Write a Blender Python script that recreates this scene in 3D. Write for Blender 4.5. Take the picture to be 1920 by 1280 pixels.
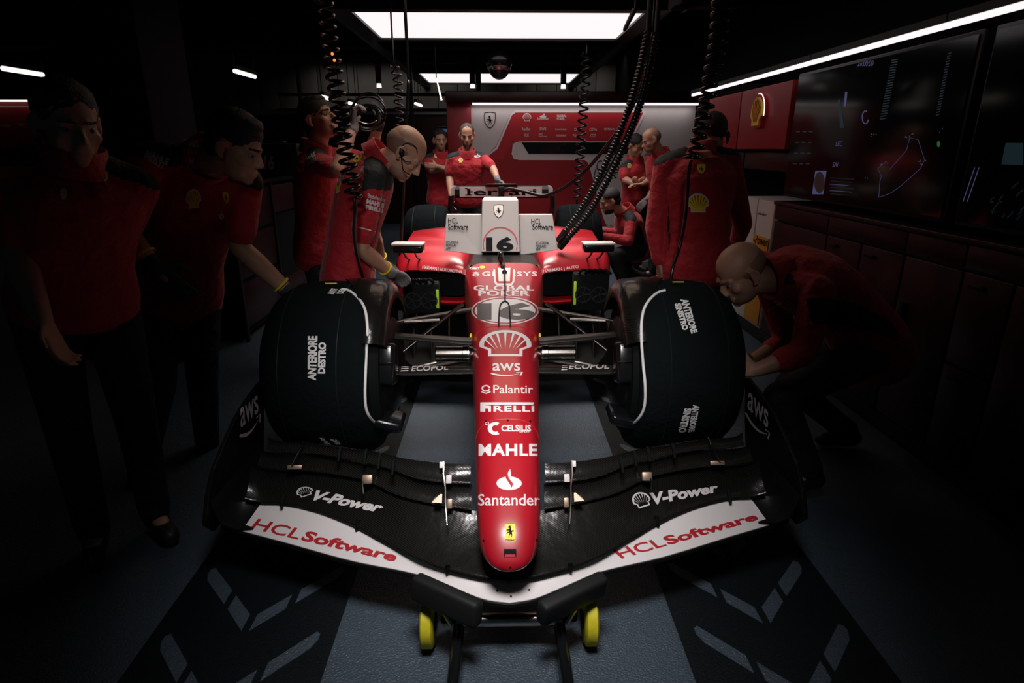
import bpy, bmesh, math, random
from mathutils import Vector as V, Matrix
from mathutils.bvhtree import BVHTree
random.seed(7)
R = math.radians
SC = bpy.context.scene
for o in list(bpy.data.objects): bpy.data.objects.remove(o)
COL = SC.collection

# ------------------------------------------------------------------ camera, light, exposure
FPX, CAMH = 1130.0, 1.45
PITCH = math.atan(363 / FPX)
YAW = math.atan(23 / FPX * math.cos(PITCH))
CFW = V((math.sin(YAW) * math.cos(PITCH), math.cos(YAW) * math.cos(PITCH), -math.sin(PITCH)))
CRT = V((math.cos(YAW), -math.sin(YAW), 0))
CUP = CRT.cross(CFW)
CAM = V((0, 0, CAMH))
cd = bpy.data.cameras.new('camera'); cam = bpy.data.objects.new('camera', cd); COL.objects.link(cam)
cd.sensor_width = 36; cd.lens = FPX / 1920 * 36; cd.clip_start = .05; cd.clip_end = 100
cam.matrix_world = Matrix(((CRT.x, CUP.x, -CFW.x, CAM.x), (CRT.y, CUP.y, -CFW.y, CAM.y), (CRT.z, CUP.z, -CFW.z, CAM.z), (0, 0, 0, 1)))
SC.camera = cam
w = bpy.data.worlds.new('world'); SC.world = w; w.use_nodes = True
w.node_tree.nodes['Background'].inputs[0].default_value = (.4, .8, 1, 1)
w.node_tree.nodes['Background'].inputs[1].default_value = .014
SC.view_settings.view_transform = 'Standard'; SC.view_settings.look = 'None'
SC.view_settings.exposure = 0.0; SC.view_settings.gamma = 1; SC.view_settings.use_curve_mapping = False

def area_light(name, loc, sx, sy, power, color, spread, target=None):
    l = bpy.data.lights.new(name, 'AREA'); l.shape = 'RECTANGLE'; l.size = sx; l.size_y = sy
    l.energy = power; l.color = color; l.spread = R(spread)
    o = bpy.data.objects.new(name, l); COL.objects.link(o); o.location = loc
    if target is not None: o.rotation_euler = (V(target) - V(loc)).to_track_quat('-Z', 'Y').to_euler()
    return o
LAMP_Z = 2.55
# the three louvred panels of the row above the car throw their light down
area_light('panel_light', (.0, 4.05, LAMP_Z - .012), 1.1, 1.3, 23, (1, .87, .78), 66)
area_light('panel_light', (.0, 6.35, LAMP_Z - .012), 2.4, 1.25, 26, (1, .9, .88), 90)
area_light('panel_light', (.0, 10.8, LAMP_Z - .012), 2.3, 1.25, 5, (1, .9, .88), 110)
# area lights added to brighten the far wall in place of the hall downlights
area_light('hall_fill', (-2.2, 12.75, 3.2), 3.0, .2, 5, (1, .88, .78), 130, (-2.2, 13.4, 1.0))
area_light('hall_fill', (1.6, 12.75, 3.2), 1.6, .2, 2.5, (1, .88, .78), 130, (1.6, 13.4, 1.0))
# two fill lights added out of view to brighten the car from the front
FILLS = (((.02, -.75, 2.50), (.02, 3.0, .7)), ((.02, .75, 2.55), (.02, 1.75, .3)))
area_light('door_spot', FILLS[0][0], .45, .3, 3.2, (1, .94, .92), 32, FILLS[0][1])
area_light('door_spot', FILLS[1][0], .6, .5, 6.0, (1, .93, .92), 50, FILLS[1][1])

# ------------------------------------------------------------------ helpers
def ray(px, py): return CFW + CRT * ((px - 960) / FPX) - CUP * ((py - 640) / FPX)
def at(px, py, y): r = ray(px, py); return CAM + r * (y / r.y)
def atz(px, py, z): r = ray(px, py); return CAM + r * ((z - CAMH) / r.z)
def atx(px, py, x): r = ray(px, py); return CAM + r * (x / r.x)

def mat(name, col, rough=.5, metal=0, coat=0, emit=None, es=1, bump=0, bscale=200, var=.12, vscale=8, spec=.5, wave=None, sheen=0, trans=0, cr=.08):
    m = bpy.data.materials.new(name); m.use_nodes = True; nt = m.node_tree; N = nt.nodes; L = nt.links
    b = N['Principled BSDF']
    c = (*col, 1)
    b.inputs['Roughness'].default_value = rough; b.inputs['Metallic'].default_value = metal
    b.inputs['Coat Weight'].default_value = coat; b.inputs['Coat Roughness'].default_value = cr
    b.inputs['Specular IOR Level'].default_value = spec
    b.inputs['Sheen Weight'].default_value = sheen
    b.inputs['Transmission Weight'].default_value = trans
    b.inputs['Base Color'].default_value = c
    tc = N.new('ShaderNodeTexCoord')
    if var:
        n = N.new('ShaderNodeTexNoise'); n.inputs['Scale'].default_value = vscale; n.inputs['Detail'].default_value = 4
        L.new(tc.outputs['Object'], n.inputs['Vector'])
        mx = N.new('ShaderNodeMix'); mx.data_type = 'RGBA'
        mx.inputs['A'].default_value = tuple(v * (1 - var) for v in col) + (1,)
        mx.inputs['B'].default_value = tuple(min(1, v * (1 + var)) for v in col) + (1,)
        L.new(n.outputs['Fac'], mx.inputs['Factor']); L.new(mx.outputs['Result'], b.inputs['Base Color'])
    if emit:
        b.inputs['Emission Color'].default_value = (*emit, 1); b.inputs['Emission Strength'].default_value = es
    if bump:
        n2 = N.new('ShaderNodeTexNoise'); n2.inputs['Scale'].default_value = bscale; n2.inputs['Detail'].default_value = 3
        L.new(tc.outputs['Object'], n2.inputs['Vector'])
        bp = N.new('ShaderNodeBump'); bp.inputs['Strength'].default_value = bump; bp.inputs['Distance'].default_value = .01 if bscale > 30 else .05
        L.new(n2.outputs['Fac'], bp.inputs['Height']); L.new(bp.outputs['Normal'], b.inputs['Normal'])
    if wave:   # woven carbon: two crossed fine waves change the gloss and the grey
        wv = N.new('ShaderNodeTexWave'); wv.bands_direction = 'DIAGONAL'; wv.inputs['Scale'].default_value = wave
        wv.inputs['Distortion'].default_value = .4; wv.inputs['Detail'].default_value = 0
        L.new(tc.outputs['Object'], wv.inputs['Vector'])
        mx2 = N.new('ShaderNodeMix'); mx2.data_type = 'RGBA'
        mx2.inputs['A'].default_value = tuple(v * .3 for v in col) + (1,); mx2.inputs['B'].default_value = tuple(v * 2.6 for v in col) + (1,)
        L.new(wv.outputs['Fac'], mx2.inputs['Factor']); L.new(mx2.outputs['Result'], b.inputs['Base Color'])
        mr = N.new('ShaderNodeMapRange'); mr.inputs['To Min'].default_value = rough * 1.6; mr.inputs['To Max'].default_value = rough * .7
        L.new(wv.outputs['Fac'], mr.inputs['Value']); L.new(mr.outputs['Result'], b.inputs['Roughness'])
    return m

M = dict(
    floor=mat('floor_paint', (.05, .074, .098), .3, bump=.6, bscale=160, var=.15, vscale=3),
    band=mat('dark_floor_paint', (.003, .006, .008), .5, bump=.3, bscale=160, spec=.25),
    wallblack=mat('black_wall', (.003, .0045, .005), .8, spec=.15),
    grey=mat('grey_wall', (.13, .125, .12), .55),
    black=mat('black_plastic', (.006, .007, .008), .45, spec=.25),
    blackgloss=mat('black_gloss', (.006, .007, .008), .18),
    rubber=mat('black_rubber', (.009, .010, .011), .6, spec=.3, bump=.1, bscale=300),
    hose=mat('hose_rubber', (.008, .009, .01), .22),
    cloth=mat('blanket_cloth', (.006, .009, .010), .9, bump=.5, bscale=45, spec=.06),
    carbon=mat('carbon_weave', (.006, .006, .0055), .2, coat=.0, spec=.38, bump=.12, bscale=11, wave=62, var=0),
    carbon2=mat('plain_carbon', (.005, .005, .005), .32, coat=0, spec=.16, wave=180, var=0),
    susp=mat('suspension_carbon', (.010, .0095, .0085), .22, spec=.6, wave=90, var=0),
    red=mat('car_red', (.40, .006, .016), .4, coat=1, cr=.26, var=.04),
    redmat=mat('red_panel', (.30, .010, .016), .5),
    dred=mat('dark_red_cabinet', (.022, .0026, .0032), .36, spec=.35),
    white=mat('white_paint', (.72, .70, .70), .4, var=.03),
    signal=mat('signal_white', (.92, .92, .92), .6, var=0),
    board=mat('cover_white', (.32, .305, .307), .5, var=.03),
    offwhite=mat('white_panel', (.62, .59, .58), .5, var=.04),
    chrome=mat('steel', (.55, .52, .48), .25, metal=1),
    tube=mat('polished_tube', (.22, .2, .18), .22, metal=1),
    gold=mat('gold_bracket', (.36, .27, .2), .45, metal=.7),
    yellow=mat('yellow_rubber', (.62, .56, .015), .6, var=.35, vscale=30),
    yel=mat('yellow_print', (.85, .68, .03), .5),
    lime=mat('lime_strip', (.35, .6, .02), .5, emit=(.35, .6, .02), es=.12),
    orange=mat('orange_panel', (.62, .27, .015), .5),
    ink=mat('black_print', (.003, .003, .004), .6, spec=.12),
    greyink=mat('grey_print', (.12, .11, .11), .45, spec=.3),
    redink=mat('red_print', (.42, .012, .02), .5),
    skin=mat('skin', (.47, .25, .165), .5, bump=.12, bscale=180, var=.12, vscale=25),
    hair=mat('dark_hair', (.014, .011, .009), .6, bump=.6, bscale=220),
    stubble=mat('stubble_hair', (.27, .145, .098), .6, bump=.4, bscale=500),
    crop=mat('cropped_hair', (.05, .036, .03), .7, bump=.5, bscale=400),
    shirt=mat('red_shirt', (.42, .009, .018), .75, bump=.5, bscale=14, sheen=.15, var=.1),
    shirtb=mat('black_shirt', (.012, .012, .014), .8, bump=.4, bscale=18),
    trouser=mat('dark_trousers', (.011, .013, .016), .8, bump=.4, bscale=18),
    shoe=mat('black_shoe', (.012, .012, .012), .5),
    glove=mat('grey_glove', (.17, .165, .17), .8, bump=.3, bscale=120),
    gloveb=mat('dark_glove', (.03, .03, .033), .8, bump=.3, bscale=120),
    band_y=mat('yellow_cuff', (.75, .6, .02), .6),
    eye=mat('eye_white', (.22, .19, .17), .3),
    screen=mat('dark_screen', (.003, .004, .005), .1, var=0, spec=.25),
    glass=mat('window_glass', (.01, .012, .014), .08, var=0),
    lamp=mat('lit_panel', (.8, .8, .8), .5, emit=(1, .93, .94), es=1.0, var=0),
    lamp0=mat('louvred_panel', (.3, .3, .3), .5, emit=(1, .72, .55), es=1.25, var=0),
    led=mat('lit_strip', (1, 1, 1), .5, emit=(1, .88, .9), es=1.1, var=0),
    tubel=mat('lit_tube', (1, 1, 1), .5, emit=(1, .93, .85), es=1.3, var=0),
    blue=mat('blue_glow', (.02, .03, .05), .4, emit=(.22, .25, .6), es=.18, var=0),
    teal=mat('teal_glow', (.01, .02, .03), .4, emit=(.05, .22, .3), es=.05, var=0),
    spark=mat('orange_glow', (.3, .1, .02), .4, emit=(1, .22, .05), es=1.6, var=0),
    green=mat('green_glow', (.02, .2, .02), .4, emit=(.1, .6, .1), es=.12, var=0),
)

class MB:
    """collects shapes; build() links them as one mesh object"""
    def __init__(s): s.v = []; s.f = []; s.m = []
    def add(s, vs, fs, mi=0):
        k = len(s.v); s.v += [V(p) for p in vs]; s.f += [tuple(i + k for i in f) for f in fs]; s.m += [mi] * len(fs); return s
    def box(s, c, d, rot=None, mi=0):
        c = V(c); rot = rot or Matrix.Identity(3); h = [x / 2 for x in d]
        vs = [c + rot @ V((sx * h[0], sy * h[1], sz * h[2])) for sz in (-1, 1) for sy in (-1, 1) for sx in (-1, 1)]
        return s.add(vs, [(0, 2, 3, 1), (4, 5, 7, 6), (0, 1, 5, 4), (2, 6, 7, 3), (0, 4, 6, 2), (1, 3, 7, 5)], mi)
    def bx(s, x0, x1, y0, y1, z0, z1, mi=0): return s.box(((x0 + x1) / 2, (y0 + y1) / 2, (z0 + z1) / 2), (x1 - x0, y1 - y0, z1 - z0), None, mi)
    def rings(s, rs, caps=True, mi=0, closed=True):
        k = len(s.v); n = len(rs[0]); fs = []
        for i in range(len(rs) - 1):
            for j in range(n if closed else n - 1):
                a = i * n + j; b = i * n + (j + 1) % n; fs.append((a, b, b + n, a + n))
        if caps: fs.append(tuple(range(n))[::-1]); fs.append(tuple((len(rs) - 1) * n + j for j in range(n)))
        return s.add([p for r in rs for p in r], fs, mi)
    def cone(s, p0, p1, r0, r1, n=14, caps=True, mi=0): return s.tube([p0, p1], [r0, r1], n, mi, caps)
    def tube(s, path, rad, n=8, mi=0, caps=True, flat=None):
        path = [V(p) for p in path]; rs = []
        if not isinstance(rad, (list, tuple)): rad = [rad] * len(path)
        t = (path[1] - path[0]).normalized(); u = t.orthogonal().normalized()
        for i, p in enumerate(path):
            a = path[max(0, i - 1)]; b = path[min(len(path) - 1, i + 1)]; t2 = (b - a)
            t2 = t2.normalized() if t2.length > 1e-9 else t
            u = (u - t2 * u.dot(t2)).normalized(); w_ = t2.cross(u); t = t2
            if flat:   # elliptical section: flat=(axis, ratio)
                ax = V(flat[0]); ax = (ax - t2 * ax.dot(t2)).normalized(); bx_ = t2.cross(ax)
                rs.append([p + ax * (math.cos(2 * math.pi * j / n) * rad[i] * flat[1]) + bx_ * (math.sin(2 * math.pi * j / n) * rad[i]) for j in range(n)])
            else:
                rs.append([p + (u * math.cos(2 * math.pi * j / n) + w_ * math.sin(2 * math.pi * j / n)) * rad[i] for j in range(n)])
        return s.rings(rs, caps, mi)
    def cap(s, p0, p1, r0, r1, n=12, mi=0):   # tapered capsule
        p0 = V(p0); p1 = V(p1); d = p1 - p0
        d = d.normalized() if d.length > 1e-6 else V((0, 0, 1))
        path = [p0 - d * r0 * .98, p0 - d * r0 * .7, p0, p1, p1 + d * r1 * .7, p1 + d * r1 * .98]
        return s.tube(path, [r0 * .2, r0 * .71, r0, r1, r1 * .71, r1 * .2], n, mi)
    def ell(s, c, r, rot=None, n=14, m=9, mi=0):
        c = V(c); rot = rot or Matrix.Identity(3); rs = []
        for i in range(1, m):
            a = math.pi * i / m
            rs.append([c + rot @ V((r[0] * math.sin(a) * math.cos(2 * math.pi * j / n), r[1] * math.sin(a) * math.sin(2 * math.pi * j / n), -r[2] * math.cos(a))) for j in range(n)])
        return s.rings(rs, True, mi)
    def lathe(s, c, ax, prof, n=48, mi=0, caps=False):   # prof: (along axis, radius)
        c = V(c); ax = V(ax).normalized(); u = ax.orthogonal().normalized(); w_ = ax.cross(u)
        return s.rings([[c + ax * a + (u * math.cos(2 * math.pi * j / n) + w_ * math.sin(2 * math.pi * j / n)) * r for j in range(n)] for a, r in prof], caps, mi)
    def prism(s, pts, d, mi=0):   # polygon (3-D points) pushed along d
        d = V(d); n = len(pts); pts = [V(p) for p in pts]
        return s.add(pts + [p + d for p in pts], [tuple(range(n))[::-1], tuple(range(n, 2 * n))] + [(i, (i + 1) % n, n + (i + 1) % n, n + i) for i in range(n)], mi)
    def mirror(s, cx):
        k = len(s.v); nf = len(s.f)
        s.v += [V((2 * cx - p.x, p.y, p.z)) for p in s.v]; s.f += [tuple(i + k for i in f[::-1]) for f in s.f[:nf]]; s.m += s.m[:nf]; return s
    def mesh(s, name, bevel=0, seg=2, normals=True):
        me = bpy.data.meshes.new(name); me.from_pydata(s.v, [], s.f)
        me.polygons.foreach_set('material_index', s.m)
        if normals or bevel:
            bm = bmesh.new(); bm.from_mesh(me)
            if normals: bmesh.ops.recalc_face_normals(bm, faces=bm.faces)
            if bevel: bmesh.ops.bevel(bm, geom=[e for e in bm.edges if e.is_manifold and e.calc_face_angle(0) > .5], offset=bevel, segments=seg, affect='EDGES', profile=.5)
            bm.to_mesh(me); bm.free()
        return me
    def build(s, name, m, parent=None, smooth=40, bevel=0, seg=2, normals=True):
        return link(name, s.mesh(name, bevel, seg, normals), m, parent, smooth)

def link(name, me, m, parent=None, smooth=40):
    for x in (m if isinstance(m, (list, tuple)) else [m]): me.materials.append(M[x] if isinstance(x, str) else x)
    if len(me.vertices):
        xs = [v.co for v in me.vertices]
        c = V(((min(p.x for p in xs) + max(p.x for p in xs)) / 2, (min(p.y for p in xs) + max(p.y for p in xs)) / 2, min(p.z for p in xs)))
    else: c = V((0, 0, 0))
    me.transform(Matrix.Translation(-c))
    if smooth:
        me.polygons.foreach_set('use_smooth', [True] * len(me.polygons))
        if smooth < 180: me.set_sharp_from_angle(angle=R(smooth))
    o = bpy.data.objects.new(name, me); COL.objects.link(o)
    if parent is None: o.location = c
    else: adopt(o, parent, c)
    return o
def wloc(o):
    l = V((0, 0, 0))
    while o: l = l + o.location; o = o.parent
    return l
def adopt(o, parent, world): o.parent = parent; o.location = world - wloc(parent)
def tag(o, label=None, cat=None, group=None, kind=None):
    if label: o['label'] = label
    if cat: o['category'] = cat
    if group: o['group'] = group
    if kind: o['kind'] = kind
    return o
def thing(name, label, cat, loc, group=None):
    o = bpy.data.objects.new(name, None); COL.objects.link(o); o.location = loc; o.empty_display_size = .1
    return tag(o, label, cat, group)
def struct(o): o['kind'] = 'structure'; return o
def bvh_of(*obs):
    vs = []; fs = []
    for o in obs:
        k = len(vs); l = wloc(o); vs += [v.co + l for v in o.data.vertices]; fs += [tuple(i + k for i in p.vertices) for p in o.data.polygons]
    return BVHTree.FromPolygons(vs, fs)
def crom(pts, n=8):
    pts = [V(p) for p in pts]; out = []
    P = [pts[0] * 2 - pts[1]] + pts + [pts[-1] * 2 - pts[-2]]
    for i in range(1, len(P) - 2):
        for k in range(n):
            t = k / n; a, b, c, d = P[i - 1:i + 3]
            out.append(.5 * ((2 * b) + (c - a) * t + (2 * a - 5 * b + 4 * c - d) * t * t + (3 * b - a - 3 * c + d) * t ** 3))
    return out + [pts[-1]]
def interp(x, xs, ys):
    if x <= xs[0]: return ys[0]
    for i in range(len(xs) - 1):
        if x <= xs[i + 1]:
            t = (x - xs[i]) / (xs[i + 1] - xs[i]); return ys[i] * (1 - t) + ys[i + 1] * t
    return ys[-1]
def sinterp(x, xs, ys):   # smooth (Hermite) interpolation
    n = len(xs)
    if x <= xs[0]: return ys[0]
    if x >= xs[-1]: return ys[-1]
    i = max(k for k in range(n - 1) if xs[k] <= x); h = xs[i + 1] - xs[i]; t = (x - xs[i]) / h
    def sl(k):
        a = max(0, k - 1); b = min(n - 1, k + 1); return (ys[b] - ys[a]) / (xs[b] - xs[a])
    return (2 * t ** 3 - 3 * t * t + 1) * ys[i] + (t ** 3 - 2 * t * t + t) * h * sl(i) + (-2 * t ** 3 + 3 * t * t) * ys[i + 1] + (t ** 3 - t * t) * h * sl(i + 1)

# ------------------------------------------------------------------ print: flat lettering and marks laid on a surface
_TX = {}
def text2d(s, bold=0.0, shear=0.0, space=1.0):
    k = (s, bold, shear, space)
    if k not in _TX:
        c = bpy.data.curves.new('t', 'FONT'); c.body = s; c.offset = bold; c.shear = shear; c.space_character = space
        c.resolution_u = 3; c.fill_mode = 'FRONT'; c.align_x = 'LEFT'; c.space_line = .9
        o = bpy.data.objects.new('t', c); COL.objects.link(o)
        me = bpy.data.meshes.new_from_object(o.evaluated_get(bpy.context.evaluated_depsgraph_get()))
        vs = [(v.co.x, v.co.y) for v in me.vertices]; fs = [tuple(p.vertices) for p in me.polygons]
        bpy.data.objects.remove(o); bpy.data.curves.remove(c); bpy.data.meshes.remove(me)
        _TX[k] = unit(vs, fs)
    return _TX[k]
def unit(vs, fs):
    x0 = min(v[0] for v in vs); x1 = max(v[0] for v in vs); y0 = min(v[1] for v in vs); y1 = max(v[1] for v in vs)
    return [((v[0] - x0) / (x1 - x0), (v[1] - y0) / (y1 - y0)) for v in vs], fs
def place(g, x0, y0, x1, y1): return [(x0 + v[0] * (x1 - x0), y0 + v[1] * (y1 - y0)) for v in g[0]], g[1]
def poly(pts): return [tuple(p) for p in pts], [tuple(range(len(pts)))]
def circ(cx, cy, rx, ry, n=36, a0=0, a1=360): return [(cx + rx * math.cos(R(a0 + (a1 - a0) * i / n)), cy + ry * math.sin(R(a0 + (a1 - a0) * i / n))) for i in range(n + (a1 - a0 < 360))]
def ringp(outer, inner):
    n = len(outer); return list(outer) + list(inner), [(i, (i + 1) % n, n + (i + 1) % n, n + i) for i in range(n)]
def stroke(pts, w_):
    vs = []; n = len(pts)
    for i, p in enumerate(pts):
        a = pts[max(0, i - 1)]; b = pts[min(n - 1, i + 1)]; dx, dy = b[0] - a[0], b[1] - a[1]; l = math.hypot(dx, dy) or 1
        ww = w_[i] if isinstance(w_, (list, tuple)) else w_
        vs += [(p[0] - dy / l * ww / 2, p[1] + dx / l * ww / 2), (p[0] + dy / l * ww / 2, p[1] - dx / l * ww / 2)]
    return vs, [(2 * i, 2 * i + 1, 2 * i + 3, 2 * i + 2) for i in range(n - 1)]
def shell_outline(s=1.0):
    o = circ(.5, .44, .5 * s, .56 * s, 24, 0, 180)
    o = [(x, y) for x, y in o]
    return [(.5 + .5 * s, .36)] + o + [(.5 - .5 * s, .36), (.5 - .33 * s, .24), (.5 - .33 * s, .44 - .44 * s), (.5 + .33 * s, .44 - .44 * s), (.5 + .33 * s, .24)]
def shell_layers(border, fill, ridge):
    L = []
    if border: L.append((poly(shell_outline(1)), border, 0))
    L.append((poly(shell_outline(.84)), fill, .0006))
    for a in (22, 46, 68, 90, 112, 134, 158):
        c, s_ = math.cos(R(a)), math.sin(R(a)); b = (.5 + .16 * c, .18 + .05 * s_)
        e = (.5 + .41 * c, .42 + .49 * s_) ; n = (-s_ * .028, c * .028)
        L.append((poly([b, (e[0] - n[0], e[1] - n[1]), (e[0] + n[0], e[1] + n[1])]), ridge, .0012))
    return L
HORSE = [(.30, .0), (.36, .02), (.40, .14), (.47, .26), (.60, .30), (.70, .22), (.66, .10), (.58, .05), (.62, .02), (.72, .08), (.78, .22), (.74, .36), (.70, .42), (.80, .50), (.92, .44), (.96, .56), (.88, .60), (.80, .58), (.72, .54), (.64, .60), (.60, .72), (.58, .86), (.52, .98), (.47, .93), (.36, .92), (.24, .84), (.26, .78), (.38, .80), (.42, .72), (.36, .64), (.22, .68), (.12, .60), (.06, .66), (.02, .60), (.12, .52), (.24, .58), (.36, .54), (.30, .46), (.16, .46), (.10, .36), (.05, .38), (.04, .30), (.14, .32), (.22, .40), (.38, .42), (.44, .36), (.36, .26), (.32, .14)]
SHIELD = [(.04, .96), (.5, 1), (.96, .96), (.98, .6), (.9, .32), (.72, .12), (.5, 0), (.28, .12), (.1, .32), (.02, .6)]
def crest(fill, line, horse):
    L = []
    if line: L.append((poly(SHIELD), line, 0))
    L.append((poly([(.5 + (x - .5) * .88, .5 + (y - .5) * .9) for x, y in SHIELD]), fill, .0006))
    L.append((poly([(.24 + x * .52, .2 + y * .6) for x, y in HORSE]), horse, .0012)); return L
def smile(g):   # word with an arrowed arc under it
    arc = [(.06 + .8 * t, .30 - .24 * math.sin(math.pi * (.08 + .8 * t))) for t in [i / 14 for i in range(15)]]
    return [(place(text2d('aws', .012), .1, .42, .9, 1), g, 0), (stroke(arc, [.015 + .085 * math.sin(math.pi * min(1, .25 + t / 18)) for t in range(15)]), g, 0),
            (stroke([(.78, .31), (.95, .33), (.9, .08)], .05), g, 0)]
def words(s, g, bold=.0, shear=0, space=1): return [(text2d(s, bold, shear, space), g, 0)]
def lay(layers, x0, y0, x1, y1, lift=0): return [(place(l[0], x0, y0, x1, y1), l[1], l[2] + lift) for l in layers]

def cutgrid(vs, fs, nx, ny, x0, y0, x1, y1):
    bm = bmesh.new(); bv = [bm.verts.new((v[0], v[1], 0)) for v in vs]
    for f in fs:
        try: bm.faces.new([bv[i] for i in f])
        except ValueError: pass
    bm.normal_update()
    if any(len(f) > 4 for f in fs): bmesh.ops.triangulate(bm, faces=[f for f in bm.faces if len(f.verts) > 4])
    for i in range(1, nx): bmesh.ops.bisect_plane(bm, geom=bm.verts[:] + bm.edges[:] + bm.faces[:], plane_co=(x0 + (x1 - x0) * i / nx, 0, 0), plane_no=(1, 0, 0))
    for i in range(1, ny): bmesh.ops.bisect_plane(bm, geom=bm.verts[:] + bm.edges[:] + bm.faces[:], plane_co=(0, y0 + (y1 - y0) * i / ny, 0), plane_no=(0, 1, 0))
    bm.verts.index_update(); out = [(v.co.x, v.co.y) for v in bm.verts], [tuple(v.index for v in f.verts) for f in bm.faces]; bm.free(); return out
def decal(name, parent, bvh, quad, layers, nx=1, ny=1, off=.0016, px=False, label=None):
    """prints layers (unit square, or photo pixels when px) on a real surface; quad = corners TL TR BR BL seen from the front"""
    vs = []; fs = []; mi = []; ms = []
    for g, mname, lift in layers:
        xs = [v[0] for v in g[0]]; ys = [v[1] for v in g[0]]
        pv, pf = cutgrid(g[0], g[1], nx, ny, min(xs), min(ys), max(xs), max(ys)); idx = {}
        if mname not in ms: ms.append(mname)
        for i, (x, y) in enumerate(pv):
            if px: q = (x, y)
            else:
                tl, tr, br, bl = quad; a = (bl[0] + (br[0] - bl[0]) * x, bl[1] + (br[1] - bl[1]) * x); b = (tl[0] + (tr[0] - tl[0]) * x, tl[1] + (tr[1] - tl[1]) * x)
                q = (a[0] + (b[0] - a[0]) * y, a[1] + (b[1] - a[1]) * y)
            d = ray(*q).normalized(); h = bvh.ray_cast(CAM, d)
            if h[0] is None: continue
            n = h[1] if h[1].dot(d) < 0 else -h[1]
            idx[i] = len(vs); vs.append(h[0] + n * (off + lift))
        for f in pf:
            if all(i in idx for i in f):
                ps = [vs[idx[i]] for i in f]
                if max((ps[0] - p).length for p in ps) < (6 if px else .3): fs.append(tuple(idx[i] for i in f)); mi.append(ms.index(mname))
    if not fs: print('EMPTY DECAL', name); return None
    me = bpy.data.meshes.new(name); me.from_pydata(vs, [], fs); me.polygons.foreach_set('material_index', mi)
    # a film with a little thickness, facing out
    o = link(name, me, ms, parent, 0)
    if label: o['label'] = label
    return o
def box4(x0, y0, x1, y1): return [(x0, y0), (x1, y0), (x1, y1), (x0, y1)]
# ------------------------------------------------------------------ the setting
CX = .02
floor = struct(MB().bx(-9.6, 2.5, -2.2, 13.7, -.12, 0).build('floor', 'floor'))
for x0, x1 in ((-1.098, -.52), (.55, 1.135)):
    MB().bx(x0, x1, -2.2, 13.6, -.01, .002).build('floor_band', 'band', floor)
def chevron(cx, cy, s):   # an arrow of four bars painted on the dark band
    for sx in (-1, 1):
        for a, b, rnd in ((.012, .095, False), (.118, .235, True)):
            pts = []
            def q(t, off): return V((cx + sx * t, cy + t * 1.08 + off, .002))
            w_ = .066
            pts = [q(a, -.005), q(b, 0), q(b, w_), q(a, w_ * (1.0))] if not rnd else [q(a, 0), q(b - .01, 0), q(b + .005, .018), q(b + .005, .042), q(b - .008, w_), q(a, w_)]
            if sx < 0: pts = pts[::-1]
            MB().prism(pts, (0, 0, .002)).build('chevron_bar', 'floor', floor, 0)
for cx in (-.81, .845):
    for k in range(-2, 12): chevron(cx, 1.535 + .31 * k, 1)
ceiling = struct(MB().bx(-9.6, 2.5, -2.2, 13.7, 3.3, 3.42).build('ceiling', 'wallblack'))
struct(MB().bx(2.45, 2.6, -2.2, 13.7, 0, 3.3).build('wall_right', 'wallblack'))
struct(MB().bx(-9.75, -9.6, -2.2, 13.7, 0, 3.3).build('wall_left', 'wallblack'))
wb = struct(MB().bx(-9.6, 2.45, 13.55, 13.7, 0, 3.3).build('wall_back', 'wallblack'))
for k in range(22):      # upright cladding sheets of the far wall
    x = -6.6 + k * .41
    MB().bx(x, x + .4, 13.5, 13.55, 0.02, 3.28).build('cladding_sheet', 'grey', wb, bevel=.006)
struct(MB().bx(-2.75, -2.2, 4.1, 4.7, 0, 3.3).build('trim_1', 'wallblack', bevel=.02))
struct(MB().bx(-9.6, 2.45, 8.4, 8.65, 2.66, 3.3).build('trim_2', 'wallblack'))

# the row of louvred ceiling lights over the car
def ceiling_light(y0, y1, label, w_=1.235, dm='lamp'):
    t = thing('ceiling_light', label, 'light', (0, (y0 + y1) / 2, LAMP_Z - .02), 'lit panels in a row over the car')
    x0, x1 = -w_, w_
    b = MB().bx(x0 - .16, x0, y0 - .12, y1 + .12, LAMP_Z - .02, LAMP_Z + .1).bx(x1, x1 + .16, y0 - .12, y1 + .12, LAMP_Z - .02, LAMP_Z + .1)
    b.bx(x0, x1, y0 - .12, y0, LAMP_Z - .02, LAMP_Z + .1).bx(x0, x1, y1, y1 + .12, LAMP_Z - .02, LAMP_Z + .1).bx(x0, x1, y0, y1, LAMP_Z + .03, LAMP_Z + .1)
    b.build('housing', 'black', t, 0)
    MB().bx(x0 + .002, x1 - .002, y0 + .002, y1 - .002, LAMP_Z, LAMP_Z + .025).build('diffuser', dm, t, 0)
    for sx in (x0 - .1, x1 + .1):
        for yy in (y0, y1): MB().cone((sx, yy, LAMP_Z + .1), (sx, yy, 3.3), .012, .012, 8).build('hanger', 'black', t)
    return t
ceiling_light(3.4, 4.75, 'bright ceiling panel above the cockpit, nearest the camera', .72, 'lamp0')
for (sp, tp), lb in zip(FILLS, ('added black fill lamp behind the camera', 'added black fill lamp right above the camera aimed at the front wing')):  # unseen housings made up for the added front fill lights
    sp = V(sp); t = thing('fill_lamp', lb, 'lamp', sp)
    rx = (V(tp) - sp).to_track_quat('-Z', 'Y').to_matrix()
    for sx in (-.4, .4): MB().box(sp + rx @ V((sx, 0, .0)), (.04, .6, .14), rx).build('side_shield', 'black', t, 0)
    MB().box(sp + rx @ V((0, 0, .06)), (.84, .6, .06), rx).build('housing', 'black', t, bevel=.01)
    MB().cone((sp.x, sp.y, sp.z + .05), (sp.x, sp.y, 3.3), .02, .02, 8).build('stem', 'black', t)
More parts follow.
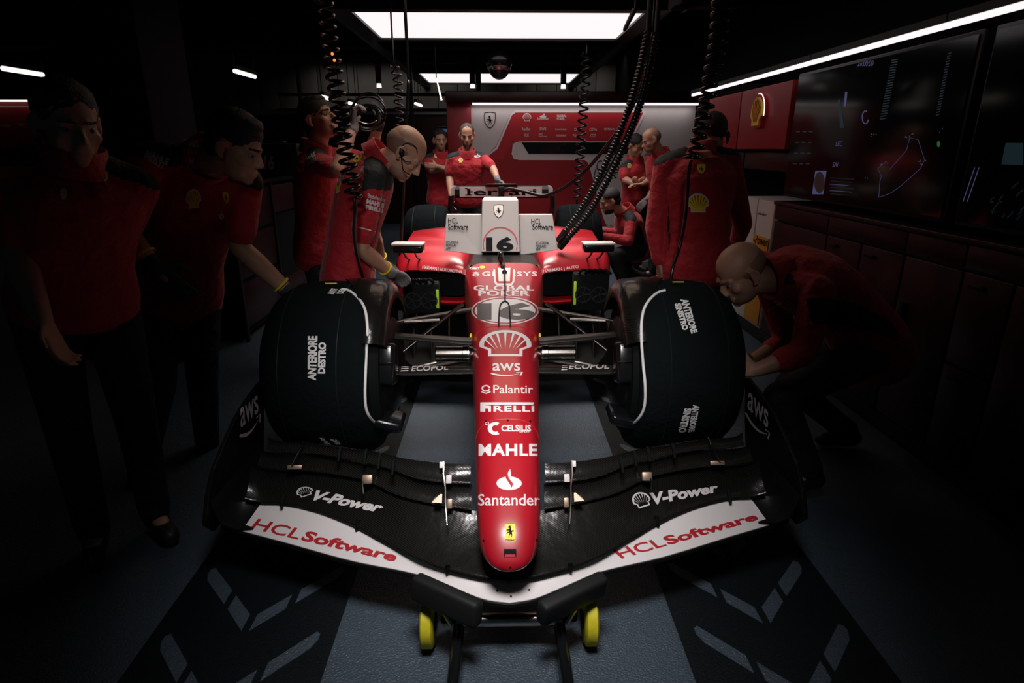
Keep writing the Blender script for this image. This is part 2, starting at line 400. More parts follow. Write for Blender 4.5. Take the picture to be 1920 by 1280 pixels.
ceiling_light(5.67, 7.03, 'large bright white ceiling panel at the top of the picture')
ceiling_light(10.05, 11.6, 'smaller bright ceiling panel further back behind the dome camera')
g = thing('overhead_gantry', 'black overhead gantry rail carrying the cables beside the ceiling panels', 'gantry', (1.5, 5, 2.66))
MB().bx(1.42, 1.56, -1, 13.5, 2.62, 2.78).build('rail', 'black', g, bevel=.008)
for y in (0, 3, 6, 9, 12): MB().cone((1.49, y, 2.78), (1.49, y, 3.3), .02, .02, 8).build('hanger', 'black', g)
g2 = thing('overhead_gantry', 'black overhead gantry rail above the bald mechanic', 'gantry', (-1.5, 5, 2.66))
MB().bx(-1.56, -1.42, -1, 13.5, 2.62, 2.78).build('rail', 'black', g2, bevel=.008)
for y in (0, 3, 6, 9, 12): MB().cone((-1.49, y, 2.78), (-1.49, y, 3.3), .02, .02, 8).build('hanger', 'black', g2)

# dome camera hanging between the two panels
c = at(936, 125, 7.45)
t = thing('dome_camera', 'round dome camera hanging from the ceiling between the lit panels', 'camera', (c.x, c.y, c.z - .14))
MB().lathe(c, (0, 0, 1), [(.16, .02), (.16, .12), (.10, .145), (.02, .145), (.0, .135)], 32, caps=True).build('housing', 'blackgloss', t)
MB().lathe(c, (0, 0, 1), [(.0, .13), (-.03, .128), (-.045, .118)], 32, caps=True).build('trim_ring', 'chrome', t)
MB().lathe(c, (0, 0, 1), [(-.045, .112), (-.08, .1), (-.11, .075), (-.13, .04), (-.137, .004)], 32, caps=True).build('dome', 'glass', t)
MB().cone((c.x, c.y, c.z + .16), (c.x, c.y, 3.3), .025, .025, 10).build('stem', 'black', t)

# the lit partition with the sponsor wall at the far end
MY = 7.95
pa = at(883, 197, MY); pb = at(1305, 197, MY)
t = thing('sponsor_wall', 'lit red and white partition wall printed with white logos at the back', 'partition', ((pa.x + pb.x) / 2, MY, 0))
body = MB().bx(pa.x, pb.x, MY, MY + .18, 0, pa.z).build('panel_board', 'offwhite', t, 0)
MB().bx(pa.x - .3, pa.x, MY - .02, MY + .2, 0, pa.z + .12).build('side_post', 'redmat', t, bevel=.01)
MB().bx(pa.x - .3, pb.x, MY - .16, MY + .2, pa.z + .02, pa.z + .15).build('head_rail', 'dred', t, bevel=.01)
MB().bx(pa.x + .02, pb.x, MY - .10, MY - .075, pa.z - .004, pa.z + .022).build('light_strip', 'led', t, 0)
area_light('strip_light', (1.0, MY - .08, pa.z - .01), 2.75, .03, 1.3, (1, .88, .86), 150, (1.0, MY + .08, 0.6))
bv = bvh_of(body)
RP = [(968, 206), (1212, 208), (1183, 265), (955, 264), (938, 272), (912, 300), (898, 285), (935, 262), (948, 232), (958, 212)]
low = [(883, 300), (920, 300), (958, 264), (962, 268), (958, 290), (962, 299), (1100, 300), (1115, 330), (1135, 415), (1145, 440), (1145, 520), (883, 520)]
L = [(poly([(972, 208), (1212, 208), (1184, 266), (968, 266), (958, 272), (940, 300), (893, 300), (912, 291), (930, 274), (945, 240), (956, 215), (962, 210)]), 'redink', 0),
     (poly([(893, 300), (942, 298), (958, 262), (962, 262), (960, 285), (964, 299), (1096, 300), (1104, 306), (1132, 408), (1140, 422), (1152, 424), (1210, 424), (898, 424)]), 'redmat', 0),
     (poly([(978, 267), (1184, 267), (1175, 289), (991, 288)]), 'glass', .002)]
for st in ([(912, 291), (930, 276), (945, 242), (957, 214), (966, 207), (1212, 208), (1184, 265), (1180, 265), (1206, 211), (967, 211), (960, 216), (948, 244), (933, 279), (913, 294)],):
    L.append((poly(st), 'white', .004))
L.append((stroke([(1184, 266), (974, 266), (966, 269), (960, 288), (964, 297), (974, 299), (1096, 299), (1102, 302), (1108, 318), (1132, 408), (1138, 422), (1150, 428), (1170, 430)], 1.8), 'white', .004))
L += lay(crest('offwhite', 'ink', 'ink'), 907, 241, 930, 210, .004)
L += lay(shell_layers('white', 'redink', 'white'), 980, 227, 996, 212, .006)
L += [(poly(circ(1018, 219, 6, 3)), 'white', .006), (poly([(1017, 219), (1020, 212), (1022, 218)]), 'white', .006), (place(text2d('Santander', .01), 1007, 225, 1029, 220), 'white', .006),
      (place(text2d('GLOBAL\nPOKER', .03), 1044, 225, 1062, 215), 'white', .006)]
for s, x0, x1, y0, y1 in (('Ray-Ban', 979, 994, 239, 246), ('aws', 1012, 1024, 239, 244), ('RICHARD MILLE', 1041, 1062, 241, 244), ('DXC', 1077, 1091, 240, 245), ('CEVA', 1105, 1119, 240, 245), ('ESTRELLA', 1133, 1152, 240, 244),
                          ('VELAS', 983, 991, 250, 257), ('HCL\nSoftware', 1010, 1025, 250, 257), ('HARMAN', 1042, 1061, 252, 256), ('Palantir', 1074, 1091, 251, 257), ('CDT', 1107, 1117, 251, 257)):
    L.append((place(text2d(s, .01), x0, y1, x1, y0), 'offwhite', .006))
L += [(place(text2d('Charles', 0, .4), 1118, 319, 1162, 300), 'ink', .006), (place(text2d('Leclerc', 0, .4), 1112, 334, 1158, 316), 'ink', .006)]
decal('print', t, bv, None, L, 1, 1, .003, px=True)
# a dimmer lit partition of the next garage on the left
pa2 = at(-60, 188, 10.6); pb2 = at(188, 189, 10.6)
t = thing('sponsor_wall', 'dim lit partition wall of the next garage at the far left', 'partition', ((pa2.x + pb2.x) / 2, 10.6, 0))
b2 = MB().bx(pa2.x, pb2.x, 10.6, 10.75, 0, pb2.z).build('panel_board', 'redmat', t, 0)
MB().bx(pa2.x, pb2.x, 10.5, 10.52, pb2.z - .02, pb2.z + .005).build('light_strip', 'tubel', t, 0)
MB().bx(pa2.x, pb2.x, 10.48, 10.75, pb2.z + .005, pb2.z + .1).build('head_rail', 'dred', t, 0)
decal('print', t, bvh_of(b2), None, [(poly([(150, 190), (190, 190), (198, 232), (186, 216), (172, 200), (150, 198)]), 'offwhite', 0), (stroke([(0, 200), (152, 200), (172, 206), (196, 236)], 1.8), 'white', .004),
     (place(text2d('RICHARD MILLE', .01), 2, 238, 20, 233), 'offwhite', .004), (place(text2d('CEVA', .01), 34, 236, 48, 231), 'offwhite', .004), (place(text2d('DXC', .01), 62, 237, 72, 231), 'offwhite', .004),
     (poly([(0, 282), (36, 282), (20, 340), (0, 340)]), 'grey', .004)], 1, 1, .003, px=True)

# lamps of the hall behind
def batten(a, b, y, label):
    p = at(*a, y); q = at(*b, y + 1.0); z = p.z
    k = (z - CAMH); q = atz(*b, z); q = q if 0 < q.y < 13 else at(*b, y + .8)
    t = thing('batten_lamp', label, 'lamp', (p + q) / 2, 'small lit tubes under the hall ceiling')
    MB().cone(p, q, .022, .022, 10).build('tube', 'tubel', t)
    MB().box((p + q) / 2 + V((0, 0, .04)), (.05, (q - p).length, .04), (q - p).to_track_quat('Y', 'Z').to_matrix()).build('fitting', 'black', t)
    for e in (p, q): MB().cone(e + V((0, 0, .04)), (e.x, e.y, 3.3), .006, .006, 6).build('cord', 'black', t)
batten((5, 128), (80, 140), 6.0, 'longest lit tube lamp at the far left of the hall')
batten((440, 133), (478, 144), 7.0, 'lit tube lamp right of the dark pillar')
batten((604, 181), (622, 187), 7.9, 'short lit tube lamp behind the coiled hose at the left')
batten((655, 193), (668, 197), 9.5, 'short lit tube lamp above the raised gloves')
batten((779, 194), (790, 198), 10.0, 'short lit tube lamp left of the sponsor wall')
for px_, py_, lb in ((711, 164, 'small round downlight left of the hanging pole lamp'), (886, 165, 'small round downlight above the left end of the sponsor wall'), (1056, 166, 'small round downlight above the middle of the sponsor wall'), (897, 182, 'small downlight at the corner of the sponsor wall'), (419, 19, 'tiny white indicator lamp in the dark ceiling at the left')):
    p = at(px_, py_, 9.0)
    t = thing('downlight', lb, 'lamp', p, 'small downlights of the hall')
    MB().cone(p, p + V((0, 0, .05)), .035 if py_ > 100 else .012, .03, 14).build('lens', 'tubel', t)
    MB().cone(p + V((0, 0, .05)), (p.x, p.y, 3.3), .04 if py_ > 100 else .015, .04 if py_ > 100 else .015, 12).build('can', 'black', t)
p = at(818, 146, 7.2); q = at(828, 188, 7.2)
t = thing('light_wand', 'slim hanging work lamp with a white tip below the second panel', 'lamp', q)
MB().cone(p, q, .006, .011, 10).build('tube', 'tubel', t)
MB().cone(p, (p.x, p.y, 3.3), .006, .006, 6).build('cord', 'black', t)
# poles and rails of the hall
t = thing('scaffold_frame', 'dark scaffold frame of poles and rails behind the bald mechanic', 'frame', (-2, 8.6, 0))
a = at(768, 130, 8.6); b = at(768, 420, 8.6); MB().cone((a.x, 8.6, 0), (a.x, 8.6, 3.3), .03, .03, 10).build('pole', 'black', t)
for py_ in (177, 206):
    p = at(520, py_, 8.6); q = at(884, py_ , 8.6); MB().cone((p.x, 8.6, p.z), (q.x, 8.6, p.z), .02, .02, 8).build('rail', 'black', t)
p = at(560, 150, 8.6); MB().cone((p.x, 8.6, 0), (p.x, 8.6, 3.3), .03, .03, 10).build('pole', 'black', t)
# red display wall far back between the lamps and a ledge with a blue display
t = thing('display_wall', 'low red display wall in the hall behind the bald mechanic', 'partition', (-3, 12.3, 0))
MB().bx(-5.2, -.8, 12.3, 12.45, 0, 2.05).build('board', 'dred', t, 0)
MB().bx(-5.2, -.8, 12.22, 12.5, 2.05, 2.14).build('head_rail', 'grey', t, 0)
p = at(847, 245, 10.2)
t = thing('monitor', 'small blue lit monitor beyond the arms-crossed man', 'monitor', (p.x, p.y, 0))
MB().bx(p.x - .22, p.x + .22, 10.2, 10.24, p.z - .14, p.z + .06).build('case', 'black', t, bevel=.005)
MB().bx(p.x - .2, p.x + .2, 10.192, 10.2, p.z - .02, p.z + .03).build('panel', 'blue', t, 0)
MB().cone((p.x, 10.22, 0), (p.x, 10.22, p.z - .1), .03, .03, 10).build('stand', 'black', t)

# ---- right side: storage wall, screens, light strip
WX = 2.02
def cabinet(y0, y1, kind, label):
    t = thing('cabinet', label, 'cabinet', (WX + .2, (y0 + y1) / 2, 0), 'dark red cabinets along the right wall')
    MB().bx(WX + .02, 2.44, y0 + .003, y1 - .003, .1, 1.06).build('body', 'dred', t, 0)
    MB().bx(WX - .012, WX + .02, y0 + .004, y1 - .004, .955, 1.055).build('fascia', 'dred', t, bevel=.006)
    if kind == 'door':
        d = MB().bx(WX - .006, WX + .02, y0 + .006, y1 - .006, .11, .94).build('door', 'dred', t, bevel=.007)
        MB().bx(WX - .03, WX - .006, y1 - .09, y1 - .06, .5, .72).build('handle', 'black', d, bevel=.004)
    elif kind == 'split':
        ym = (y0 + y1) / 2
        for a, b, z0, z1 in ((y0, ym, .11, .94), (ym, y1, .11, .52), (ym, y1, .53, .94)):
            d = MB().bx(WX - .006, WX + .02, a + .006, b - .006, z0, z1).build('door', 'dred', t, bevel=.007)
            MB().bx(WX - .022, WX - .006, b - .14, b - .06, z1 - .06, z1 - .04).build('handle', 'black', d, bevel=.004)
    else:
        for k in range(6):
            z0 = .11 + k * .1385
            d = MB().bx(WX - .008, WX + .02, y0 + .03, y1 - .03, z0, z0 + .128).build('drawer', 'dred', t, bevel=.006)
            MB().bx(WX - .02, WX - .008, y0 + .08, y1 - .08, z0 + .1, z0 + .115).build('handle', 'black', d, bevel=.003)
YS = [-.1, .7, 1.45, 2.0, 2.55, 2.95, 3.7, 4.45]
KD = ['door', 'door', 'drawers', 'split', 'door', 'split', 'door']
LB = ['dark red cabinet nearest the camera on the right', 'dark red cabinet second nearest the camera on the right', 'dark red cabinet with a stack of six drawers at the right', 'dark red cabinet with split doors right of the drawers behind the crouching mechanic', 'narrow dark red cabinet behind the crouching mechanic', 'dark red split-door cabinet under the track-map screen', 'dark red cabinet next to the white fuel cabinets']
for i in range(7): cabinet(YS[i], YS[i + 1], KD[i], LB[i])
struct(MB().bx(WX + .01, 2.44, -.1, 6.7, 0, .1).build('baseboard_right', 'black', bevel=.004))
for i, (y0, y1, lb) in enumerate(((-.1, 2.0, 'dark red worktop along the near right cabinets'), (2.0, 4.45, 'dark red worktop under the large wall screen'))):
    tag(MB().bx(WX - .03, 2.44, y0 + .004, y1 - .004, 1.06, 1.085).build('worktop', 'dred', bevel=.005), lb, 'worktop')
# wall screens
def screen(y0, y1, z0, z1, label, layers, name='wall_screen'):
    t = thing(name, label, 'screen', (WX + .1, (y0 + y1) / 2, z0))
    MB().bx(WX + .03, WX + .1, y0, y1, z0, z1).build('frame', 'black', t, bevel=.006)
    p = MB().bx(WX + .022, WX + .03, y0 + .02, y1 - .02, z0 + .02, z1 - .02).build('panel', 'screen', t, 0)
    MB().bx(WX + .1, 2.45, (y0 + y1) / 2 - .15, (y0 + y1) / 2 + .15, (z0 + z1) / 2 - .1, (z0 + z1) / 2 + .1).build('wall_mount', 'black', t, 0)
    if layers:
        pb_ = bvh_of(p)
        for l_ in layers: decal('screen_mark', t, pb_, None, [l_], 1, 1, .001, px=True)
    return t
L = [(place(text2d('LEC', 0, .3), 1567, 274, 1580, 265), 'blue', 0), (place(text2d('SAI', 0, .3), 1561, 313, 1572, 304), 'blue', 0), (place(text2d('20:00:00', 0, .3), 1608, 124, 1638, 113), 'blue', 0),
     (poly([(1529, 320), (1550, 320), (1544, 364), (1523, 364)]), 'blue', 0), (poly(circ(1537, 342, 10, 20)), 'greyink', .0005), (stroke([(1562, 126), (1606, 116)], 1), 'blue', 0),
     (stroke([(1648, 370), (1650, 340), (1653, 330), (1646, 316), (1662, 302), (1668, 318), (1700, 282), (1706, 258), (1722, 262), (1734, 300), (1726, 316), (1690, 348), (1670, 362), (1648, 370)], .7), 'blue', 0),
     (poly([(1571, 188), (1576, 186), (1583, 240), (1576, 240)]), 'teal', 0), (poly([(1585, 172), (1589, 172), (1587, 198), (1582, 200)]), 'blue', 0), (stroke(circ(1623, 220, 6, 12, 14, 20, 300), 2), 'blue', 0)]
for k in range(24): L.append((poly([(1672 - k * .95, 112 + k * 4.8), (1684 - k * .95, 110 + k * 4.8), (1684 - k * .95, 112 + k * 4.8), (1672 - k * .95, 114 + k * 4.8)]), 'teal', 0))
for k in range(24): L.append((poly([(1777 - k * .95, 100 + k * 5), (1784 - k * .95, 98 + k * 5), (1784 - k * .95, 100 + k * 5), (1777 - k * .95, 102 + k * 5)]), 'teal', 0))
for k in range(26):
    x, y = random.choice([(1704, 256), (1640, 250), (1728, 302), (1650, 308), (1625, 328), (1762, 246)]); x += random.uniform(-8, 8); y += random.uniform(-7, 7)
    L.append((poly([(x, y), (x + 1.5, y), (x + 1.5, y + 1.5), (x, y + 1.5)]), 'blue', 0))
for k in range(4):
    for j in range(3): L.append((poly([(1493 + j * 12 - k * 2, 246 + k * 20), (1500 + j * 12 - k * 2, 246 + k * 20), (1500 + j * 12 - k * 2, 248 + k * 20), (1493 + j * 12 - k * 2, 248 + k * 20)]), 'teal', 0))
for k in range(6): L.append((stroke([(1556 + k % 2 * 2, 333 + k * 6), (1602 - (k % 3) * 5, 336 + k * 6)], .9), 'blue' if k in (2, 4) else 'teal', 0))
L.append((poly(circ(1760, 270, 3, 6, 10)), 'green', 0))
screen(2.78, 4.44, 1.12, 1.93, 'large dark wall screen with timing list and track map', L)
L = [(poly([(1818, 148), (1916, 132), (1912, 178), (1812, 188)]), 'teal', 0), (poly([(1792, 268), (1878, 268), (1868, 308), (1780, 306)]), 'teal', 0), (poly([(1886, 268), (1919, 268), (1919, 310), (1878, 308)]), 'teal', 0)]
for k in range(6): L.append((stroke([(1796 + k * 8, 314), (1774 + k * 8, 378)], 1.5), 'blue', 0))
for k in range(14):
    x = 1856 + random.uniform(0, 60); y = 350 + random.uniform(0, 66); L.append((stroke([(x, y), (x + random.uniform(5, 14), y - random.uniform(2, 14))], 1.3), 'teal', 0))
screen(1.75, 2.72, 1.12, 1.93, 'dark wall screen with teal data windows at the right edge', L)
screen(.7, 1.7, 1.12, 1.93, 'dark wall screen nearest the camera beyond the right edge', None)
# light strip over the screens
for i, (y0, y1) in enumerate(((1.0, 2.05), (2.06, 2.96), (2.97, 4.2), (4.21, 5.6), (5.61, 6.75))):
    t = thing('strip_lamp', ['white light strip segment nearest the camera at top right', 'white light strip segment above the teal-window screen', 'white light strip segment above the track-map screen', 'white light strip segment above the near red wall panel', 'white light strip segment furthest back beside the coiled hose'][i], 'light', (WX, (y0 + y1) / 2, 1.97), 'light strip along the right wall')
    MB().bx(WX - .012, WX + .012, y0, y1, 1.962, 1.985).build('tube', 'led', t, 0)
    MB().bx(WX - .02, WX + .035, y0, y1, 1.985, 2.02).build('profile', 'black', t, 0)
    MB().bx(WX + .03, 2.45, y0 + .1, y0 + .16, 1.99, 2.015).build('bracket', 'black', t, 0)
# red wall panels with the yellow emblem
for y0, y1, lb in ((4.5, 5.42, 'red wall panel with a yellow shell emblem on it'), (5.44, 6.25, 'plain red wall panel behind the standing man')):
    t = thing('wall_panel', lb, 'panel', (WX + .1, (y0 + y1) / 2, 1.44))
    b = MB().bx(WX + .02, 2.45, y0, y1, 1.44, 1.90).build('board', 'redmat', t, bevel=.008)
    MB().bx(WX + .1, 2.45, y0, y1, 1.28, 1.42).build('niche', 'dred', t, bevel=.01)
    if y0 < 5:
        s = [at(1406, 232, 1), 0]
        prm = shell_outline(1)
        yc, zc_ = 4.98, 1.64
        MB().prism([V((WX + .02, yc - (x - .5) * .24, zc_ + y * .24 - .04)) for x, y in prm], (-.03, 0, 0)).build('emblem', 'redink', t, 0)
        MB().prism([V((WX - .01, yc - (x - .5) * .24, zc_ + y * .24 - .04)) for x, y in shell_outline(.86)], (-.012, 0, 0)).build('emblem_fan', 'yel', t, 0)
        r = MB()
        for a in (30, 50, 70, 90, 110, 130, 150): r.cone((WX - .022, yc - .03 * math.cos(R(a)), zc_ + .0), (WX - .022, yc - .095 * math.cos(R(a)), zc_ + .06 + .105 * math.sin(R(a))), .002, .005, 6)
        r.build('emblem_ribs', 'redink', t)
        MB().tube([V((WX - .012, yc - (x - .5) * .25, zc_ + y * .25 - .045)) for x, y in circ(.5, .44, .52, .58, 14, -10, 95)], .004, 6).build('emblem_light', 'led', t)
tag(MB().bx(WX - .01, 2.44, 5.1, 6.7, .1, 1.0).build('back_counter', 'black', bevel=.01), 'low black counter behind the standing man', 'counter')
tag(MB().box((2.1, 5.35, 1.012), (.16, .3, .02), Matrix.Rotation(.2, 3, 'Z')).build('paper_pad', 'offwhite', bevel=.002), 'white paper pad on the black counter by the fuel cabinets', 'paper')
# fuel cabinets
for y0, y1, lb in ((4.49, 4.78, 'white and orange fuel cabinet with V-Power lettering'), (4.8, 5.08, 'white fuel cabinet with a small yellow shell mark')):
    t = thing('fuel_cabinet', lb, 'cabinet', (WX + .15, (y0 + y1) / 2, 0))
    b = MB().bx(WX - .0, 2.44, y0, y1, .1, 1.07).build('body', 'offwhite', t, bevel=.008)
    if y0 < 4.7:
        MB().bx(WX - .012, WX, y0 + .006, y1 - .006, .12, .8).build('front_panel', 'orange', t, bevel=.004)
        f = [o for o in t.children if o.name.startswith('front')][0]
        decal('lettering', t, bvh_of(f), [(1409, 437), (1441, 446), (1439, 463), (1406, 453)], words('V-Power', 'ink', .02), 1, 1)
        decal('lettering', t, bvh_of(b), [(1416, 397), (1438, 401), (1437, 405), (1415, 401)], words('RICHARD MILLE', 'ink', .02), 1, 1)
    else:
        decal('lettering', t, bvh_of(b), [(1388, 422), (1398, 424), (1397, 443), (1387, 442)], shell_layers('redink', 'yel', 'redink'), 1, 1)

# ---- left side: bench, cabinets
LX = -1.97
def rack(y0, y1, label):
    t = thing('storage_rack', label, 'rack', (LX - .25, (y0 + y1) / 2, 0))
    for a in (y0, (y0 + y1) / 2, y1):
        MB().bx(LX - .03, LX, a - .02, a + .02, 0, 1.17).build('upright', 'black', t, bevel=.004)
    MB().bx(LX - .5, LX - .03, y0, y1, .05, 1.15).build('body', 'wallblack', t, 0)
    MB().bx(LX - .55, LX + .03, y0 - .03, y1 + .03, 1.17, 1.21).build('top', 'blackgloss', t, bevel=.006)
    ym = (y0 + y1) / 2
    for a, b, z0, z1 in ((y0, ym, .1, .45), (y0, ym, .48, .8), (y0, ym, .83, 1.14), (ym, y1, .9, 1.14), (ym, y1, .1, .3)):
        MB().bx(LX - .03, LX - .012, a + .03, b - .03, z0, z1).build('drawer_front', 'dred', t, bevel=.006)
    return t
rack(4.55, 6.25, 'dark storage rack with red drawer fronts behind the leaning mechanic')
c = V((LX - .1, 5.6, 1.21))
t = thing('pit_board', 'black case marked 16 standing on the storage rack', 'case', c)
q = at(505, 305, 5.4)
b = MB().bx(q.x - .2, q.x + .25, 5.4, 5.7, 1.215, q.z + .16).build('body', 'black', t, bevel=.02)
decal('number', t, bvh_of(b), box4(496, 291, 514, 318), words('16', 'greyink', .03), 1, 1)
MB().bx(q.x - .1, q.x + .1, 5.5, 5.6, q.z + .16, q.z + .18).build('grip', 'rubber', t, bevel=.005)
# red tube trolley
t = thing('tube_trolley', 'red tubular trolley frame behind the bald mechanic', 'trolley', (-1.45, 4.4, 0))
y = 4.3
A = [at(582, 385, y), at(586, 440, y), at(594, 505, y)]
fr = [V((A[0].x, y, .06)), V((A[0].x, y, A[0].z - .04)), V((A[0].x + .03, y, A[0].z)), V((A[0].x + .34, y + .1, A[0].z + .02))]
MB().tube(fr, .016, 10).build('frame_tube', 'red', t)
MB().tube([p + V((0, .5, 0)) for p in fr], .016, 10).build('frame_tube', 'red', t)
for z in (.12, .42): MB().tube([(A[0].x, y, z), (A[0].x + .36, y + .1, z)], .014, 10).build('rail', 'red', t)
for z in (.12, A[0].z): MB().tube([(A[0].x + .02, y, z), (A[0].x + .02, y + .5, z)], .014, 10).build('rail', 'red', t)
for yy in (y, y + .5): MB().lathe((A[0].x - .012, yy, .055), (1, 0, 0), [(0, .02), (0, .055), (.024, .055), (.024, .02)], 20, caps=True).build('wheel', 'rubber', t)
# ------------------------------------------------------------------ the racing car
car = thing('racing_car', 'red open-wheel racing car number 16 raised on stands in the middle', 'car', (CX, 3.9, 0))
NY = [1.39, 1.395, 1.404, 1.416, 1.432, 1.452, 1.485, 1.61, 1.827, 2.136, 2.487, 2.838, 3.13, 3.40]
NW = [.006, .030, .046, .058, .068, .077, .086, .098, .109, .126, .148, .175, .2, .226]
NT = [.346, .359, .371, .385, .401, .418, .438, .492, .564, .637, .70, .756, .797, .828]
NB = [.338, .332, .325, .317, .308, .300, .294, .30, .33, .355, .36, .345, .33, .32]
def nose_ring(y, n=44, ex=2.75):
    w_, t_, b_ = sinterp(y, NY, NW), sinterp(y, NY, NT), sinterp(y, NY, NB); zc = (t_ + b_) / 2; h = (t_ - b_) / 2; out = []
    ex += 2.6 * min(1, max(0, (y - 2.3) / .9)); e = 2 / (2.3 + (ex - 2.3) * min(1, max(0, (y - 1.4) / .3)))
    for j in range(n):
        a = 2 * math.pi * j / n; c, s = math.cos(a), math.sin(a)
        out.append(V((CX + w_ * math.copysign(abs(c) ** e, c) * (1 if s > -.2 else .93), y, zc + h * math.copysign(abs(s) ** e, s))))
    return out
ys = [1.39, 1.392, 1.395, 1.399, 1.404, 1.41, 1.416, 1.424, 1.432, 1.442, 1.452, 1.468, 1.485] + [1.5 + .05 * i for i in range(39)]
nose = MB().rings([nose_ring(y) for y in ys]).build('nose', 'red', car, 60)
nb = bvh_of(nose)
def nz(y): return sinterp(y, NY, NT)
# cockpit tub behind the nose
tub = MB().rings([[V((CX + x, y, z)) for x, z in ((-.226 - d, .34), (-.226 - d, .72), (-.19, zt), (.19, zt), (.226 + d, .72), (.226 + d, .34))] for y, zt, d in ((3.4, .815, 0), (3.7, .80, .01), (4.3, .80, .03), (4.8, .8, .02))]).build('cockpit_tub', 'carbon2', car, 0)
def dn(name, quad, layers, nx=6, ny=3): return decal(name, nose, nb, quad, layers, nx, ny, .0012)
dn('lettering', box4(897, 926, 1012, 948), words('Santander', 'white', .012), 24, 2)
fl = [(poly(circ(.5, .32, .5, .32)), 'white', 0), (poly([(.34, .75), (.38, .55), (.56, .22), (.60, .1), (.66, .3), (.50, .55), (.47, .62)]), 'redink', .0006),
      (poly([(.45, .7), (.55, .45), (.66, .3), (.7, .42), (.58, .65), (.55, 1), (.46, .82)]), 'white', .001)]
dn('emblem', box4(931, 879, 978, 919), fl, 4, 3)
dn('emblem', box4(947, 980, 966, 1015), [(poly([(0, 0), (1, 0), (1, 1), (0, 1)]), 'yel', 0), (poly([(0, .94), (1, .94), (1, 1), (0, 1)]), 'green', .0006), (poly([(.12 + x * .76, .2 + y * .68) for x, y in HORSE]), 'ink', .0008), (place(text2d('FERRARI', .02), .06, .03, .94, .12), 'ink', .0008)], 2, 3)
dn('slot', box4(945, 1029, 968, 1044), [(poly([(0, 0), (1, 0), (1, 1), (0, 1)]), 'ink', 0), (poly([(.05, 0), (.95, 0), (.9, .35), (.1, .35)]), 'redink', .0005)])
for x, y in ((957, 1063), (907, 1013), (1006, 1012), (911, 790), (952, 788), (994, 790)): dn('screw', box4(x - 2, y - 2, x + 2, y + 2), [(poly(circ(.5, .5, .5, .5, 12)), 'ink', 0)], 1, 1)
dn('lettering', box4(898, 832, 1007, 855), words('MAHLE', 'white', .035, 0, 1.1), 24, 2)
dn('lettering', box4(940, 797, 995, 809), words('CELSIUS', 'white', .03), 5, 1)
dn('lettering', box4(974, 806, 995, 811), words('LIVE FIT', 'white', .03), 2, 1)
dn('emblem', box4(910, 791, 941, 814), [(stroke(circ(.62, .46, .34, .4, 20, 60, 300), .26), 'white', 0), (stroke(circ(.12, .86, .1, .12, 14, 0, 360), .06), 'white', 0)], 2, 2)
dn('lettering', box4(901, 754, 1001, 772), [(place(text2d('IRELLI', .03, 0, 1.12), .15, 0, 1, .62), 'white', 0), (poly([(0, 0), (.09, 0), (.09, .3), (.16, .3), (.16, .66), (.09, .66), (.09, .72), (.98, .72), (1, .98), (0, .98)]), 'white', 0)], 22, 2)
dn('lettering', box4(925, 722, 999, 738), words('Palantir', 'white', .008), 6, 1)
dn('emblem', box4(902, 722, 921, 738), [(stroke(circ(.5, .62, .36, .32, 20, 0, 360), .16), 'white', 0), (stroke([(.05, .22), (.5, .02), (.95, .22)], .14), 'white', 0)], 2, 1)
dn('emblem', box4(917, 681, 982, 706), smile('white'), 5, 2)
SH = [(ringp(shell_outline(1), [(.5 + (x - .5) * .82, .47 + (y - .47) * .82) for x, y in shell_outline(1)]), 'white', 0)]
for a in (26, 47, 68, 90, 112, 133, 154):
    c_, s_ = math.cos(R(a)), math.sin(R(a)); b_ = (.5 + .2 * c_, .22 + .06 * s_); e_ = (.5 + .43 * c_, .42 + .5 * s_); n_ = (-s_ * .026, c_ * .026)
    SH.append((poly([b_, (e_[0] - n_[0], e_[1] - n_[1]), (e_[0] + n_[0], e_[1] + n_[1])]), 'white', .0003))
dn('emblem', box4(899, 619, 996, 668), SH, 20, 4)
RO = [(ringp(circ(.5, .5, .5, .5, 40), circ(.5, .5, .478, .46, 40)), 'white', 0), (poly(circ(.5, .5, .45, .425, 40)), 'white', 0),
      (place(text2d('16', .05, 0, .9), .09, .17, .95, .78), 'greyink', .0006)]
dn('number_roundel', box4(884, 556, 1010, 609), RO, 24, 4)
dn('lettering', box4(888, 535, 1001, 545), words('GLOBAL', 'white', .03, 0, 1.08), 20, 1)
dn('lettering', box4(897, 545, 994, 555), words('POKER', 'white', .03, 0, 1.08), 20, 1)
dn('number_stripe', box4(924, 490, 966, 536), [(poly([(.0, 1), (1, 1), (.96, .16), (.86, .02), (.14, .02), (.06, .16)]), 'white', 0), (poly([(.08, 1), (.92, 1), (.88, .2), (.82, .1), (.2, .1), (.14, .2)]), 'redink', .0004), (poly([(.2, 1), (.8, 1), (.76, .18), (.26, .18)]), 'white', .0008)], 2, 3)
dn('lettering', box4(904, 509, 1007, 518), words('GENESYS', 'white', .02, 0, 1.15), 20, 1)
dn('emblem', box4(886, 510, 899, 518), [(stroke(circ(.5, .3, .4, .28, 14, 0, 360), .2), 'white', 0), (stroke([(.1, .75), (.5, .95), (.95, .7)], .2), 'white', 0)], 1, 1)
dn('emblem', box4(881, 500, 898, 506), [(stroke(circ(.5, .5, .48, .42, 18, 0, 360), .12), 'white', 0), (poly(circ(.5, .5, .3, .2, 12)), 'white', 0)], 1, 1)
dn('emblem', box4(899, 498, 910, 504), [(poly(circ(.5, .5, .5, .45, 14)), 'yel', 0)], 1, 1)
for s in (-1, 1):
    yb = 2.55; c = V((CX + s * .153, yb, .655))
    MB().ell(c, (.006, .02, .014)).build('side_badge', 'yel', nose)
